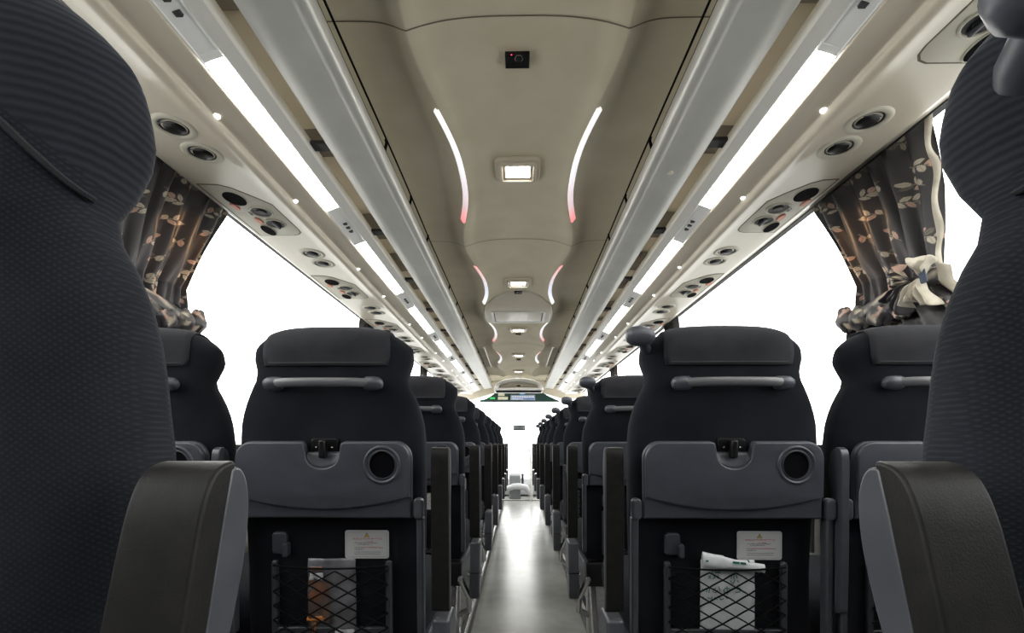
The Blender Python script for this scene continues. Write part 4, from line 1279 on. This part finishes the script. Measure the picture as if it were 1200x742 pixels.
    # leafy lobes bulging under the tie
    for j, (yc, zc, ry, rz) in enumerate(((1.515, .395, .038, .040), (1.45, .385, .048, .036), (1.37, .378, .05, .036), (1.29, .38, .045, .038))):
        b = MB(); n_ = 22; rings = []
        for i in range(1, n_):
            a = PI * i / n_
            rings.append([(1.092 - .022 * math.sin(a) * math.cos(2 * PI * k / 24) * (1 + .2 * math.sin(4 * a + j)), yc + ry * math.sin(a) * math.sin(2 * PI * k / 24) * (1 + .15 * math.sin(5 * a + j * 2)),
                           zc + rz * math.cos(a) + .005 * math.sin(k * .9 + j)) for k in range(24)])
        b.loft(rings)
        o = b.build('bunched_cloth', M['curtain'], t, ang=80)
        ca = o.data.color_attributes.new('pattern', 'FLOAT_COLOR', 'POINT')
        cc = []
        lv = [(rr.uniform(-.8, .8) * ry, rr.uniform(-.8, .8) * rz, rr.uniform(0, PI), [beige, pink, dim][rr.randrange(3)]) for _ in range(7)]
        for vv in o.data.vertices:
            py_, pz_ = vv.co.y + 1.34 - yc, vv.co.z + .84 - zc
            c = base
            for (ly, lz, la, lc) in lv:
                dx, dy = py_ - ly, pz_ - lz
                a = dx * math.cos(la) + dy * math.sin(la); bb = -dx * math.sin(la) + dy * math.cos(la)
                if abs(a) < .014 and abs(bb) < .007 * math.cos(a / .014 * PI / 2): c = lc
            cc += [*c, 1]
        ca.data.foreach_set('color', cc)
    return t
cur0 = make_curtain()
curL = make_curtain(False)
first = True
CW_ = ['nearest the camera', 'second from the camera', 'third from the camera', 'farthest from the camera']
for j, py_ in enumerate((1.34, 3.36, 5.52, 7.5)):
    for sd in (1, -1):
        c = cur0 if (sd > 0 and j == 0) else (curL if (sd < 0 and j == 0) else copy_tree(curL))
        c.location = (sd * 1.12, py_ + (.0 if sd > 0 or j else 0), .84)
        c.scale = (sd, 1, 1)
        if j: c.scale.y = .55
        tag(c, 'dark leaf-patterned curtain tied back at the %s windows, %s' % ('left' if sd < 0 else 'right', CW_[j]), 'curtain', 'tied-back leaf curtains')

# ------------------------------------------------------------------ lamps' own light (warm reading lamps near the first curtains)
for sd in (-1, 1):
    for y in (1.50,):
        ld = bpy.data.lights.new('reading_light', 'SPOT'); ld.energy = 3.0; ld.color = (1, .55, .25); ld.spot_size = R(46); ld.spot_blend = .5; ld.shadow_soft_size = .006
        lo = bpy.data.objects.new('reading_light', ld); COL.objects.link(lo)
        lo.location = (sd * .812, y - .01, .800)
        d = Vector((sd * 1.12, 1.42, .64)) - Vector(lo.location)
        lo.rotation_euler = d.to_track_quat('-Z', 'Y').to_euler()

# ------------------------------------------------------------------ outside
G = -2.3
b = MB(); b.box(-160, 160, -60, 220, G - .1, G)
o = struct('ground', b, M['asphalt'], smooth=False)
def tree(x, y, h, r, label, seed):
    t = empty('tree', (x, y, G), label, 'tree', 'trees outside')
    MB().tube([(x, y, G), (x + .1, y, G + h * .35), (x, y, G + h * .8)], [.25, .18, .06], 8).build('trunk', M['bark'], t)
    rr = random.Random(seed); b = MB()
    for _ in range(420):
        a = rr.uniform(0, 2 * PI); q = rr.random() ** .5; hh = rr.uniform(.18, 1.0)
        rad = r * (1 - (hh - .2)) * q * 1.1
        c = Vector((x + rad * math.cos(a), y + rad * math.sin(a), G + h * hh))
        s = rr.uniform(.16, .36)
        pts = [c + Vector((rr.uniform(-s, s), rr.uniform(-s, s), rr.uniform(-s, s))) for _ in range(5)]
        b.add(pts, [(0, 1, 2), (0, 2, 3), (0, 3, 4), (1, 3, 4)])
    b.build('crown', M['leafy'], t, smooth=False, recalc=False)
tree(25.5, 38, 5.0, 1.3, 'dark pointed tree outside between the two right seats', 1)
tree(35, 50, 4.0, 2.0, 'bushy tree outside, farther away beyond the right windows', 2)
tree(-24, 38, 3.3, 1.6, 'bushy tree outside between the two left seats', 3)
for x, y, lab in ((-27, 52, 'low pale building outside beyond the left windows'), (31, 62, 'low pale building outside beyond the right windows')):
    t = empty('building', (x, y, G), lab, 'building', 'low buildings outside')
    MB().box(x - 4, x + 4, y + 3, y + 9, G, G + 1.9).build('wall', M['house'], t, smooth=False)
    MB().prism([(y + 2.7, G + 1.9), (y + 6, G + 2.5), (y + 9.3, G + 1.9)], x - 4.3, x + 4.3, lambda u, v, w: (w, u, v)).build('roof', M['house_roof'], t, smooth=False)

# ------------------------------------------------------------------ lift everything so the aisle floor lies at z = 0
for o in COL.objects:
    if o.parent is None:
        o.location.z += EYE
